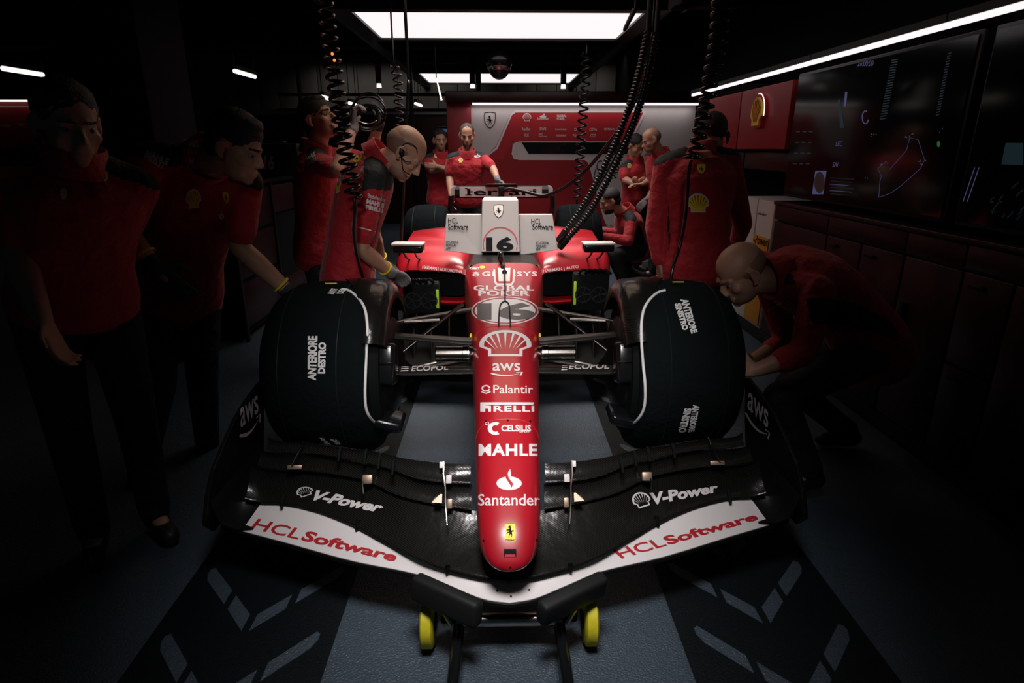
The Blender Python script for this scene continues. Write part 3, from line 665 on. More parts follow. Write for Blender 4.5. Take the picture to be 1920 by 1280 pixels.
# panel seams across the nose
for py_ in (786, 611):
    yy = min((abs(at(950, py_, y).z - nz(y)), y) for y in [1.5 + .005 * i for i in range(380)])[1]
    r = [p + V((0, 0, .0006)) for p in nose_ring(yy) if p.z > nz(yy) - .09]; r.sort(key=lambda p: p.x)
    MB().tube(r, .0016, 5).build('seam', 'redink', nose)
# sensor mast and its forked cable lying on the nose
def onnose(px_, py_, h=.006):
    hh = nb.ray_cast(CAM, ray(px_, py_).normalized())[0]; return (hh if hh else at(px_, py_, 3.39)) + V((0, 0, h))
MB().tube(crom([onnose(939, 496, .05), onnose(943, 500, .06), onnose(946, 520, .03), onnose(947, 545, .012), onnose(947, 566)], 5), .004, 6).build('mast_cable', 'rubber', nose)
for x in (935, 957):
    MB().tube(crom([onnose(947, 566), onnose((947 + 2 * x) / 3 + 0, 572), onnose(x + (1 if x < 947 else -1), 588), onnose(x, 613)], 5), .0035, 6).build('mast_cable', 'rubber', nose)
MB().ell(onnose(939, 492, .03), (.018, .03, .035)).build('sensor_pod', 'blackgloss', nose)
for px_, py_ in ((943, 503), (946, 513)): MB().ell(onnose(px_, py_, .008), (.014, .014, .014)).build('sensor_knob', 'black', nose)

# ---- front wing
def curve(pts): # (px, py, z) on the right-hand side -> points ordered by x
    out = [atz(*p) for p in pts]; out.sort(key=lambda p: p.x); return out
def edge(pts, x):
    xs = [p.x for p in pts]; return V((x, sinterp(x, xs, [p.y for p in pts]), sinterp(x, xs, [p.z for p in pts])))
E1F = curve([(955, 1131, .215), (1001, 1123, .215), (1060, 1099, .213), (1123, 1073, .212), (1245, 1044, .212), (1366, 1007, .212), (1440, 985, .215), (1490, 968, .22)])
E1B = curve([(955, 1095, .232), (1001, 1088, .233), (1071, 1068, .236), (1123, 1045, .24), (1184, 1010, .25), (1245, 975, .26), (1305, 951, .268), (1366, 934, .27), (1415, 930, .27), (1450, 930, .28)])
E2F = curve([(955, 1084, .262), (1001, 1077, .262), (1071, 1058, .264), (1123, 1038, .266), (1184, 1004, .272), (1245, 970, .28), (1305, 946, .285), (1366, 930, .288), (1415, 926, .29), (1455, 915, .32)])
E2B = curve([(955, 968, .34), (1016, 956, .352), (1071, 946, .36), (1153, 925, .37), (1202, 902, .38), (1229, 891, .385), (1305, 877, .385), (1363, 874, .38), (1425, 866, .38), (1450, 850, .41)])
E3F = curve([(1012, 952, .37), (1071, 941, .375), (1153, 920, .385), (1202, 897, .395), (1229, 887, .398), (1305, 873, .398), (1363, 869, .392), (1410, 860, .40), (1432, 848, .42)])
E3B = curve([(1012, 906, .425), (1071, 902, .43), (1123, 893, .432), (1165, 877, .44), (1229, 859, .445), (1305, 844, .445), (1363, 842, .44), (1405, 835, .44), (1425, 815, .47)])
E4F = curve([(1012, 901, .44), (1071, 897, .442), (1123, 888, .445), (1165, 872, .452), (1229, 854, .456), (1305, 840, .455), (1363, 836, .45), (1400, 828, .455), (1415, 812, .475)])
E4B = curve([(1012, 868, .478), (1071, 866, .48), (1147, 855, .48), (1184, 845, .485), (1250, 833, .485), (1327, 822, .48), (1380, 818, .475), (1405, 800, .5)])
def section(F, B, thk, sag, lip):
    d = B - F; up = V((0, -d.z, d.y)).normalized()
    if up.z < 0: up = -up
    top = [F + d * t - up * (sag * 4 * t * (1 - t)) for t in (0, .12, .3, .5, .7, .88, 1)]
    bot = [F + d * t - up * (sag * 4 * t * (1 - t) + thk * (1 - t) ** .6 * (1 if t < .95 else .4) + .002) for t in (1, .8, .5, .25, .08)] + [F + V((0, -.006, -lip * .45)), F + V((0, -.004, -.002))]
    return top, bot
def element(F, B, x0, x1, n, thk, sag, lip, cx=CX):
    rs = []; tops = []
    for i in range(n + 1):
        x = x0 + (x1 - x0) * i / n; t, b = section(edge(F, x), edge(B, x), thk, sag, lip); rs.append(t + b); tops.append(t)
    return rs, tops
wing = None
def wing_mesh(F, B, x0, x1, n, thk, sag, lip, through):
    rs, tops = element(F, B, x0, x1, n, thk, sag, lip)
    mir = [[V((2 * CX - p.x, p.y, p.z)) for p in r] for r in rs[::-1]]
    m = MB()
    if through: m.rings(mir[:-1] + rs)
    else: m.rings(rs); m.rings(mir)
    return m, tops
m, tops1 = wing_mesh(E1F, E1B, CX, 1.0, 48, .016, .003, .026, True)
wing = m.build('front_wing', 'carbon2', car, 50)
# white painted top of the main plane with slanted ends
up = V((0, 0, .0025)); rows = [t for t in tops1 if t[0].x < .93]
wp = MB(); full = [[V((2 * CX - p.x, p.y, p.z)) for p in r] for r in rows[::-1]][:-1] + rows
xe = rows[-1][0].x
def shift(r):
    out = []
    for k, p in enumerate(r):
        lim = .905 - .05 * k / 6
        s = 1 if p.x >= CX else -1; ax = min(abs(p.x - CX), lim); out.append(V((CX + s * ax, p.y, p.z)) + up)
    return out
k0 = len(full); g = [shift(r) for r in full]
wp.rings([[p for p in r] + [p - V((0, 0, .004)) for p in r[::-1]] for r in g])
white = wp.build('white_panel', 'white', wing, 50); wbv = bvh_of(white)
flaps = []
for F, B, x0, thr, sag, mt in ((E2F, E2B, CX, True, .012, 'carbon'), (E3F, E3B, .135, False, .009, 'carbon'), (E4F, E4B, .14, False, .006, 'carbon')):
    m, tp = wing_mesh(F, B, x0, .925 if F is E2F else .89 if F is E3F else .86, 44, .008, sag, .012, thr); flaps.append(m.build('flap', mt, wing, 50))
for s in (-1, 1):   # end plates, traced on their own plane and leaning out at the foot
    o = [(402, 985), (401, 930), (407, 880), (424, 830), (440, 785), (460, 748), (484, 714), (489, 716), (493, 750), (499, 800), (504, 856), (498, 872)]
    pts = [atx(x, y, -.945) for x, y in o]; pts.append(V((-.945, 1.78, .205)))
    def lean(p): return V((CX + s * (.965 + (.45 - p.z) * .10 + (2.2 - p.y) * .02), p.y, p.z))
    pts = [lean(p) for p in pts]
    if s > 0: pts = pts[::-1]
    ep = MB().prism(pts, (s * .014, 0, 0)).build('endplate', 'carbon2', wing, 0, bevel=.003)
    eb = bvh_of(ep)
    if s < 0: decal('emblem', wing, eb, [(446, 770), (486, 736), (491, 792), (446, 834)], smile('offwhite'), 3, 2)
    else: decal('emblem', wing, eb, [(1400, 728), (1446, 776), (1446, 832), (1394, 784)], smile('offwhite'), 3, 2)
    q = [(1488, 962), (1496, 956), (1494, 974), (1484, 982)] if s > 0 else [(414, 956), (421, 962), (426, 982), (416, 974)]
    decal('yellow_mark', wing, eb, q, [(poly([(0, 0), (1, .3), (1, 1), (0, .7)]), 'yel', 0)], 1, 1)
    # rounded skirt joining the wing tips to the plate
    sk = MB(); rs = []
    for i in range(9):
        t = i / 8; y = 1.76 + .42 * t; a = V((CX + s * .86, y, .225 + .02 * t)); b = V((CX + s * .99, y, .36 + .1 * t))
        cc = [a, a + V((s * .06, 0, .002)), a + V((s * .1, 0, .02)), a + V((s * .118, 0, .06)), b]
        rs.append(cc + [p + V((s * .003, 0, -.006)) for p in cc[::-1]])
    sk.rings(rs).build('tip_skirt', 'carbon2', wing, 60)
def dw(name, bv_, quad, layers, nx=6, ny=2): return decal(name, wing, bv_, quad, layers, nx, ny, .0015)
def sub(q, a, b):
    def lp(p, r, t): return (p[0] + (r[0] - p[0]) * t, p[1] + (r[1] - p[1]) * t)
    return [lp(q[0], q[1], a), lp(q[0], q[1], b), lp(q[3], q[2], b), lp(q[3], q[2], a)]
QR = [(1148, 1031), (1413, 961), (1423, 974), (1166, 1047)]; QL = [(485, 972), (751, 1037), (739, 1053), (469, 991)]
for q in (QR, QL):
    dw('lettering', wbv, sub(q, 0, .33), words('HCL', 'redink', .012), 4, 2); dw('lettering', wbv, sub(q, .345, 1), words('Software', 'redink', .035), 8, 2)
fb = bvh_of(flaps[0])
dw('lettering', fb, [(1217, 924), (1344, 905), (1348, 922), (1224, 947)], words('V-Power', 'white', .045, .15))
dw('lettering', fb, [(594, 918), (724, 944), (712, 961), (580, 937)], words('V-Power', 'white', .045, .15))
dw('emblem', fb, [(1179, 927), (1212, 919), (1224, 945), (1192, 955)], SH, 2, 2)
dw('emblem', fb, [(553, 915), (584, 910), (590, 924), (560, 935)], SH, 2, 2)
# slot gap separators, adjuster stalks and brackets on both sides
def rl(px_, py_, z): p = atz(px_, py_, z); return p - V((CX, 0, 0))
for s in (-1, 1):
    def at2(p, s=s): return V((CX + s * p.x, p.y, p.z))
    for a, b, z0, z1 in (((1366, 921), (1370, 942), .30, .275), ((1231, 966), (1234, 986), .295, .262), ((1069, 1052), (1070, 1070), .285, .243)):
        p, q = at2(rl(*a, z0)), at2(rl(*b, z1)); MB().tube([p, (p + q) / 2 + V((0, 0, .004)), q], [.008, .007, .005], 8).build('gap_separator', 'wallblack', wing)
    st = [rl(1072, 866, .49), rl(1073, 890, .462), rl(1070, 915, .43), rl(1070, 945, .385), rl(1068, 985, .345)]
    MB().tube([at2(p + V((0, 0, .006))) for p in st], [.003, .0035, .0035, .003, .002], 6).build('adjuster_stalk', 'chrome', wing)
    p = at2(rl(1082, 940, .385)); MB().prism([p + V((s * -.010, -.006, 0)), p + V((s * .022, -.004, .002)), p + V((s * .014, .006, .010)), p + V((s * -.004, .014, .020)), p + V((s * -.010, .014, .020))][::s], (0, -.004, .006)).build('adjuster_bracket', 'gold', wing, 0)
    p = at2(rl(1062, 942, .385)); MB().box(p, (.016, .006, .03), Matrix.Rotation(-.6, 3, 'X')).build('adjuster_bracket', 'gold', wing, bevel=.002)
    p = at2(rl(1063, 896, .45)); MB().box(p, (.018, .005, .026), Matrix.Rotation(-.6, 3, 'X')).build('adjuster_tab', 'offwhite', wing, bevel=.002)
    p = at2(rl(1076, 869, .488)); MB().box(p, (.014, .005, .02), Matrix.Rotation(-.6, 3, 'X')).build('adjuster_tab', 'white', wing, bevel=.002)
    p = at2(rl(1213, 893, .405)); MB().box(p, (.034, .012, .03), Matrix.Rotation(-.6, 3, 'X')).build('adjuster_bracket', 'gold', wing, bevel=.004)
    MB().tube([p + V((s * .01, 0, 0)), p + V((s * .012, -.02, -.01)), p + V((s * .006, -.04, -.03))], .003, 6).build('adjuster_stalk', 'black', wing)
    p = at2(rl(1345, 868, .405)); MB().box(p, (.05, .01, .016), Matrix.Rotation(-.6, 3, 'X')).build('adjuster_bracket', 'gold', wing, bevel=.003)
    st = [rl(1327, 822, .49), rl(1338, 842, .46), rl(1350, 864, .42)]
    MB().tube([at2(q + V((0, 0, .006))) for q in st], .003, 6).build('adjuster_stalk', 'tube', wing)
    for px_, py_ in ((1165, 868), (1190, 856), (1215, 848), (1262, 842)):
        p = at2(rl(px_, py_, .47)); MB().tube([p + V((0, .015, .012)), p + V((0, -.01, .006)), p + V((0, -.03, -.018))], [.005, .006, .004], 6).build('gap_separator', 'wallblack', wing)
for x, y in ((932, 1108), (992, 1106), (958, 1118)): dw('screw', wbv, box4(x - 2, y - 2, x + 2, y + 2), [(poly(circ(.5, .5, .5, .5, 12)), 'ink', 0)], 1, 1)

# ---- front suspension, brake drums, tyre deflectors
WY, WZ = 2.49, .54; DEFL = {}
for s in (-1, 1):
    def P(x, y, z, s=s): return V((CX + s * x, y, z))
    def arm(name, p, q, r0, r1, m='carbon2', fl=2.2): return MB().tube([p, p * .5 + q * .5, q], [r0, (r0 + r1) / 2, r1], 12, flat=((0, 1, 0), fl)).build(name, m, car, 60)
    a = arm('upper_wishbone', P(.14, 2.42, .672), P(.62, 2.46, .70), .015, .010, 'susp', 2.6)
    arm('upper_wishbone', P(.16, 2.85, .70), P(.62, 2.52, .705), .010, .009, 'susp', 2)
    arm('steering_arm', P(.30, 2.66, .70), P(.58, 2.60, .705), .008, .006, 'tube', 1.6)
    arm('push_rod', P(.2, 2.78, .745), P(.6, 2.5, .48), .010, .009, 'tube', 1.5)
    l = arm('lower_wishbone', P(.13, 2.38, .560), P(.60, 2.40, .548), .012, .015, 'susp', 3.2)
    arm('lower_wishbone', P(.15, 2.8, .46), P(.60, 2.5, .48), .010, .009, 'susp', 2)
    MB().tube([P(.28, 2.45, .575), P(.5, 2.42, .535), P(.53, 2.42, .525)], [.007, .006, .004], 8).build('brake_line', 'tube', car)
    cn = MB().lathe(P(.125, 2.44, .612), (s, 0, 0), [(0, .018), (.012, .030), (.03, .033), (.032, .036), (.055, .036), (.057, .034), (.17, .034), (.174, .03), (.174, 0.002)], 28, caps=True).build('damper_canister', 'tube', car)
    MB().lathe(P(.155, 2.44, .612), (s, 0, 0), [(0, .0375), (.004, .0375), (.004, .035)], 28).build('clamp_ring', 'chrome', cn)
    q = [(772, 687), (840, 685), (841, 694), (771, 697)] if s < 0 else [(1068, 683), (1142, 682), (1142, 692), (1066, 693)]
    decal('lettering', car, bvh_of(l), q, words('ECOPOL', 'offwhite', .02, .1), 10, 3, .003)
    q = [(753, 686), (767, 686), (766, 697), (751, 697)] if s < 0 else [(1055, 684), (1066, 684), (1063, 695), (1052, 695)]
    decal('emblem', car, bvh_of(l), q, [(poly([(0, k * .36), (1, k * .36 + .08), (.95, k * .36 + .24), (.05, k * .36 + .2)]), 'offwhite', 0) for k in range(3)], 2, 2, .003)
    d = MB().lathe(P(.46, WY, WZ), (s, 0, 0), [(.0, .10), (.005, .17), (.03, .215), (.09, .235), (.2, .24)], 40, caps=True).build('brake_drum', 'carbon2', car)
    MB().box(P(.49, WY - .19, WZ + .08), (.1, .1, .17), Matrix.Rotation(-.3, 3, 'X')).build('brake_scoop', 'blackgloss', d, bevel=.02, seg=3)
    for k in (-.02, .03): MB().box(P(.49, WY - .243, WZ + .07 + k), (.085, .006, .006)).build('scoop_slat', 'tube', d, bevel=.001)
    MB().box(P(.50, WY - .20, WZ - .16), (.16, .14, .05), Matrix.Rotation(.25, 3, 'Y')).build('lower_scoop', 'blackgloss', d, bevel=.02, seg=3)
    MB().lathe(P(.47, WY, WZ), (s, 0, 0), [(.03, .22), (.03, .29), (.05, .3), (.14, .3)], 48).build('inner_rim', 'wallblack', d, 60)
    # carbon deflector arching over the inside shoulder of the tyre
    rs = []
    for i in range(19):
        an = R(34 + 120 * i / 18); cy, cz = math.cos(an), math.sin(an); ro = .362 + .022 * min(1, i / 7)
        wd = -.02 + .135 * max(0, min(1, (i - 3) / 7))
        o = lambda a, r: V((CX + s * a, WY - cy * r, WZ + cz * r))
        cs = [(.468, ro - .08), (.475, ro - .035), (.50, ro - .008), (.54 + wd * .4, ro + .001), (.57 + wd, ro - .003)]
        rs.append([o(*c) for c in cs] + [o(a, r - .006) for a, r in cs[::-1]])
    DEFL[s] = df = MB().rings(rs).build('tyre_deflector', 'carbon', car, 60)
    MB().box(P(.70, WY - .1, WZ + .392), (.045, .014, .004), Matrix.Rotation(-.2, 3, 'X')).build('deflector_tag', 'yel', df, 0)

# ---- side pods
for s in (-1, 1):
    def P(x, y, z, s=s): return V((CX + s * x, y, z))
    def rr(x0, x1, z0, z1, y, n=36, e=.5, dy=0):
        out = []
        for j in range(n):
            a = 2 * math.pi * j / n; c, q = math.cos(a), math.sin(a)
            x = (x0 + x1) / 2 + (x1 - x0) / 2 * math.copysign(abs(c) ** e, c); z = (z0 + z1) / 2 + (z1 - z0) / 2 * math.copysign(abs(q) ** e, q)
            out.append(P(x, y + dy * (x - x0) / (x1 - x0), z))
        return out
    rs = [rr(.24, .60, .5, .675, 4.3, e=.35), rr(.235, .68, .485, .672, 3.86, e=.35, dy=.12), rr(.228, .69, .478, .686, 3.83, e=.38, dy=.13), rr(.225, .71, .46, .728, 3.84, e=.42, dy=.15),
          rr(.222, .735, .42, .79, 3.97, e=.5, dy=.12), rr(.22, .755, .36, .82, 4.2, e=.52, dy=.06), rr(.22, .76, .32, .825, 4.6, e=.55), rr(.2, .74, .3, .80, 5.0, e=.6), rr(.15, .62, .3, .7, 5.6, e=.7), rr(.1, .4, .3, .55, 6.2, e=.8)]
    sp = MB().rings(rs, caps=True).build('sidepod', 'red', car, 60)
    MB().rings([rr(.25, .66, .505, .67, 3.92, e=.35, dy=.1), rr(.25, .66, .505, .67, 3.93, e=.35, dy=.1)]).build('inlet_core', 'ink', sp, 0)
    sb = bvh_of(sp)
    if s < 0: decal('lettering', sp, sb, [(793, 497), (866, 507), (868, 514), (792, 506)], words('HARMAN | AUTOMOTIVE', 'white', .02), 16, 3, .004)
    else: decal('lettering', sp, sb, [(1018, 505), (1084, 497), (1086, 504), (1018, 513)], words('HARMAN | AUTO', 'white', .02), 16, 3, .004)
    # raised top shoulder behind the mirrors
    MB().rings([[P(.3, 4.35, .80), P(.62, 4.4, .815), P(.70, 4.45, .80), P(.66, 4.5, .865), P(.36, 4.5, .885)], [P(.28, 5.2, .74), P(.55, 5.2, .76), P(.62, 5.2, .74), P(.58, 5.2, .80), P(.3, 5.2, .83)]]).build('shoulder', 'red', car, 60)
    # mirror
    c = P(.585, 3.72, .862)
    mr = MB().box(c, (.19, .09, .05), Matrix.Rotation(s * .08, 3, 'Z')).build('mirror', 'blackgloss', car, bevel=.014, seg=3)
    mt = MB().box(c + V((0, .0, .028)), (.195, .095, .014), Matrix.Rotation(s * .08, 3, 'Z')).build('mirror_cap', 'offwhite', mr, bevel=.005)
    q = [(771, 461), (800, 461), (801, 465), (770, 465)] if s < 0 else [(1088, 461), (1118, 461), (1119, 465), (1088, 465)]
    decal('lettering', mr, bvh_of(mt), q, words('GLOBAL', 'redink', .03), 1, 1)
    for dx in (-.03, .04): MB().tube([c + V((s * dx, .01, -.02)), c + V((s * dx, .14, -.08)), P(.585 + dx, 4.05, .73)], .007, 8).build('mirror_stay', 'black', mr)
    # floor edge and turning vanes
    MB().prism([P(.1, 3.3, .2), P(.55, 3.35, .2), P(.74, 3.75, .21), P(.76, 6.4, .22), P(.1, 6.6, .22)][::s], (0, 0, .03)).build('floor_edge', 'carbon2', car, 0)
    for k, (x, y) in enumerate(((.32, 3.4), (.43, 3.42), (.54, 3.46), (.64, 3.55))):
        MB().prism([P(x, y, .23), P(x + .05, y + .55, .23), P(x + .04, y + .5, .4), P(x + .01, y + .1, .38)][::s], (s * .008, 0, 0)).build('turning_vane', 'carbon2', car, 0)
# engine cover and rear
def er(w_, z0, z1, y): return [V((CX + w_ * math.copysign(abs(math.cos(a)) ** .7, math.cos(a)), y, (z0 + z1) / 2 + (z1 - z0) / 2 * math.copysign(abs(math.sin(a)) ** .7, math.sin(a)))) for a in [2 * math.pi * j / 28 for j in range(28)]]
MB().rings([er(.10, .55, 1.06, 4.42), er(.12, .45, 1.06, 4.6), er(.16, .4, .98, 5.1), er(.12, .35, .85, 5.7), er(.07, .34, .66, 6.35)]).build('engine_cover', 'red', car, 60)
RY = 6.38
a = at(845, 349, RY); b = at(1035, 375, RY)
rw = MB().rings([[V((x, RY + d, z)) for d, z in ((0, b.z + .02), (-.015, b.z + .05), (-.01, a.z - .03), (0.01, a.z), (.05, a.z + .005), (.05, b.z + .04))] for x in (a.x + .04, b.x - .04)]).build('rear_wing', 'black', car, 0)
q = MB().rings([[V((x, RY - .016 + d, z)) for d, z in ((0, at(900, 369, RY).z), (-.004, at(900, 369, RY).z + .004), (-.002, at(900, 350, RY).z), (.004, at(900, 350, RY).z))] for x in (at(862, 360, RY).x, at(1016, 360, RY).x)]).build('wing_board', 'offwhite', rw, 0)
decal('lettering', rw, bvh_of(q), [(872, 352), (1006, 352), (1006, 366), (872, 366)], [(place(text2d('errari', .02), .12, 0, 1, .86), 'ink', 0), (poly([(0, 0), (.1, 0), (.1, .12), (.075, .12), (.075, .4), (.11, .4), (.11, .56), (.075, .56), (.075, .82), (.97, .86), (.97, 1), (0, 1), (0, .86), (.03, .84), (.03, .12), (0, .12)]), 'ink', .0005)], 1, 1)
for s in (-1, 1):
    x = CX + s * .475
    cs = [V((x, RY, a.z + .005)), V((x + s * .03, RY, a.z)), V((x + s * .05, RY, a.z - .025)), V((x + s * .05, RY, b.z + .06)), V((x + s * .02, RY, b.z + .045)), V((x, RY, b.z + .045))]
    MB().prism(cs[::s], (0, .06, 0)).build('wing_tip', 'offwhite', rw, 0, bevel=.004)
    MB().tube(crom([V((x + s * .05, RY + .05, b.z + .05)), V((x + s * .055, RY + .05, b.z - .08)), V((x + s * .02, RY + .05, b.z - .2)), V((x - s * .06, RY + .05, .5)), V((x - s * .08, RY + .05, .3))], 5), .03, 8, flat=((0, 1, 0), 5)).build('rear_endplate', 'blackgloss', rw, 60)
MB().tube([(CX - .47, RY + .06, b.z - .16), (CX, RY + .08, b.z - .18), (CX + .47, RY + .06, b.z - .16)], .02, 8, flat=((0, 1, 0), 4)).build('beam_wing', 'carbon2', rw, 60)
p = at(940, 360, RY - .05); MB().box(p, (.06, .2, .12)).build('drs_pod', 'black', rw, bevel=.015)
for x in (-.1, .1): MB().box((CX + x, RY + .02, .68), (.015, .2, .6)).build('wing_pylon', 'black', rw, bevel=.004)
p = at(940, 347, RY - .02); MB().box(p, (.33, .1, .018)).build('gurney_tool', 'black', rw, bevel=.003); MB().box(p + V((0, -.045, .014)), (.3, .02, .01)).build('tool_rail', 'chrome', rw, bevel=.002)
for x in (912, 968): MB().ell(at(x, 372, RY - .03), (.008, .008, .008)).build('rear_lamp', 'spark', rw)
# stands under the car
for x, y in ((-.3, 4.4), (.34, 4.4), (-.25, 6.0), (.29, 6.0), (CX, 2.9)):
    MB().prism([V((x - .07, y - .07, 0)), V((x + .07, y - .07, 0)), V((x + .07, y + .07, 0)), V((x - .07, y + .07, 0))], (0, 0, .02)).cone((x, y, .02), (x, y, .2 if y > 3 else .34), .03, .03, 12).build('axle_stand', 'black', car, 40)

# ---- tyre warmers
def warmer(cx, cy, r, hw, label, lam):
    s = 1 if cx > CX else -1
    t = thing('tyre_warmer', label, 'tyre warmer', (cx, cy, WZ - r), 'black tyre warmers')
    pr = [(-hw - .012, .24), (-hw - .016, r * .84), (-hw - .008, r * .92), (-hw + .02, r * .965), (-hw + .09, r), (-.04, r * 1.01), (.03, r * .995), (.08, r * .96), (.12, r * .905), (.155, r * .82), (.178, r * .7), (.19, r * .5), (.195, .12), (.196, .002)]
    m = MB(); n = 96; rs = []
    for a_, rad in pr:
        ring = []
        for j in range(n):
            th = 2 * math.pi * j / n
            w_ = 1 + (.006 * math.sin(th * 23 + a_ * 9) * math.sin(th * 7 + a_ * 17) + .004 * math.sin(th * 3 + 1)) * (1 if rad > .2 else 0)
            ring.append(V((cx + s * a_, cy + math.cos(th) * rad * w_, WZ + math.sin(th) * rad * w_)))
        rs.append(ring)
    cov = m.rings(rs, caps=True).build('cover', 'cloth', t, 60); bv_ = bvh_of(cov) if cy > 3 else bvh_of(cov, DEFL[s])
    for q, tx in lam: decal('lettering', t, bv_, q, words(tx, 'signal', .05), 6, 8, .002)
    # stitched seams
    for a_ in (-hw + .09, .07):
        rad = interp(a_, [p[0] for p in pr], [p[1] for p in pr]) * 1.008
        MB().tube([V((cx + s * a_, cy + math.cos(2 * math.pi * j / 64) * rad, WZ + math.sin(2 * math.pi * j / 64) * rad)) for j in range(65)], .0025, 5).build('seam', 'rubber', t)
    return t, bv_
tl, bl = warmer(-.795 + CX, WY, .372, .245, 'large black tyre warmer on the front wheel at the left', [
    ([(577, 712), (577, 630), (596, 630), (593, 713)], 'ANTERIORE'), ([(596, 700), (597, 642), (612, 642), (610, 700)], 'DESTRO'),
    ([(612, 552), (622, 541), (634, 543), (626, 552)], 'ANTE'), ([(630, 551), (638, 542), (648, 543), (644, 551)], 'DES'),
    ([(598, 819), (606, 820), (622, 833), (612, 834)], 'ORE'), ([(618, 822), (632, 823), (640, 832), (630, 833)], 'TRO')])
tr, br_ = warmer(.782 + CX, WY, .372, .245, 'large black tyre warmer on the front wheel beside the crouching mechanic', [
    ([(1290, 560), (1308, 622), (1296, 626), (1275, 562)], 'ANTERIORE'), ([(1276, 568), (1291, 617), (1280, 620), (1264, 570)], 'SINISTRO'),
    ([(1312, 759), (1302, 808), (1290, 810), (1299, 758)], 'ANTERIORE'), ([(1297, 765), (1286, 810), (1271, 810), (1283, 765)], 'SINISTRO')])
PIPE_R = [(1247, 545), (1232, 550), (1218, 562), (1207, 580), (1203, 605), (1203, 640), (1207, 680), (1210, 720), (1210, 750), (1206, 770), (1197, 786), (1185, 797), (1173, 806)]
PIPE_L = [(641, 543), (655, 546), (670, 558), (681, 572), (687, 590), (689, 620), (686, 655), (684, 700), (684, 740), (686, 765), (693, 783), (706, 797), (721, 812)]
for t_, bv_, pp in ((tr, br_, PIPE_R), (tl, bl, PIPE_L)):
    pts = []; last = None
    for x, y in pp:
        h = bv_.ray_cast(CAM, ray(x, y).normalized())
        if h[0] is not None and (last is None or abs(h[0].y - last.y) < .16): last = h[0] + h[1] * .003; pts.append(last)
        elif last is not None: p = at(x, y, last.y + .005); last = p; pts.append(p)
    MB().tube(crom(pts, 4), .0055, 8).build('piping', 'signal', t_)
warmer(-.79 + CX, 6.12, .372, .23, 'black tyre warmer on the rear wheel beside the bald mechanic', [([(800, 488), (800, 434), (804, 434), (804, 488)], 'POSTERIORE'), ([(806, 480), (806, 434), (811, 434), (811, 480)], 'DESTRO')])
warmer(.80 + CX, 6.12, .372, .23, 'black tyre warmer on the rear wheel beside the kneeling mechanic', [([(1070, 455), (1084, 455), (1084, 462), (1070, 462)], 'POS')])

# ---- white cockpit cover boards
t = thing('cockpit_cover', 'white boards marked 16 covering the cockpit and air intake', 'cover', (CX, 3.95, .8))
y = 3.82
p0, p1, p2, p3 = at(904, 374, y + .10), at(972, 374, y + .10), at(975, 473, y), at(902, 473, y)
cb = MB().rings([[p3, p2, p1, p0], [p + V((0, .5, -.02)) for p in (p3, p2, p1, p0)]]).build('centre_box', 'board', t, 0, bevel=.006)
bb = bvh_of(cb)
decal('number', t, bb, [(911, 444), (963, 444), (963, 471), (911, 471)], words('16', 'ink', .05, 0, .95), 1, 1)
decal('roundel', t, bb, [(904, 424), (972, 424), (972, 492), (904, 492)], [(stroke(circ(.5, .5, .47, .47, 40, 0, 360), .03), 'redink', 0)], 1, 1)
decal('emblem', t, bb, box4(925, 383, 945, 409), crest('offwhite', 'ink', 'ink'), 1, 1)
for s, q in ((-1, [(837, 402), (903, 402), (905, 479), (832, 470)]), (1, [(973, 402), (1036, 402), (1046, 469), (976, 478)])):
    dep = [y + .02, y + .02, y, y] ; ps = [at(*p, y + (.10 if k < 2 else .03)) for k, p in enumerate(q)]
    bd = MB().prism([ps[3], ps[2], ps[1], ps[0]], (0, .02, .003)).build('side_board', 'board', t, 0, bevel=.004); bb2 = bvh_of(bd)
    x = 0 if s < 0 else 156
    if s < 0:
        decal('lettering', t, bb2, box4(840, 409, 859, 419), words('HCL', 'ink', 0), 1, 1, .004); decal('lettering', t, bb2, box4(840, 420, 878, 431), words('Software', 'ink', .02), 1, 1, .004); decal('lettering', t, bb2, box4(836, 452, 860, 468), words('SCUDERIA\nFERRARI\nAPP', 'ink', .02), 1, 1, .004)
    else:
        decal('lettering', t, bb2, box4(996, 410, 1015, 420), words('HCL', 'ink', 0), 1, 1, .004); decal('lettering', t, bb2, box4(998, 420, 1037, 431), words('Software', 'ink', .02), 1, 1, .004); decal('lettering', t, bb2, box4(1004, 453, 1029, 470), words('SCUDERIA\nFERRARI\nAPP', 'ink', .02), 1, 1, .004)
    MB().bx(*sorted((CX + s * .16, CX + s * .2)), y + .14, y + .3, .79, .86).build('stay', 'black', t, 0)

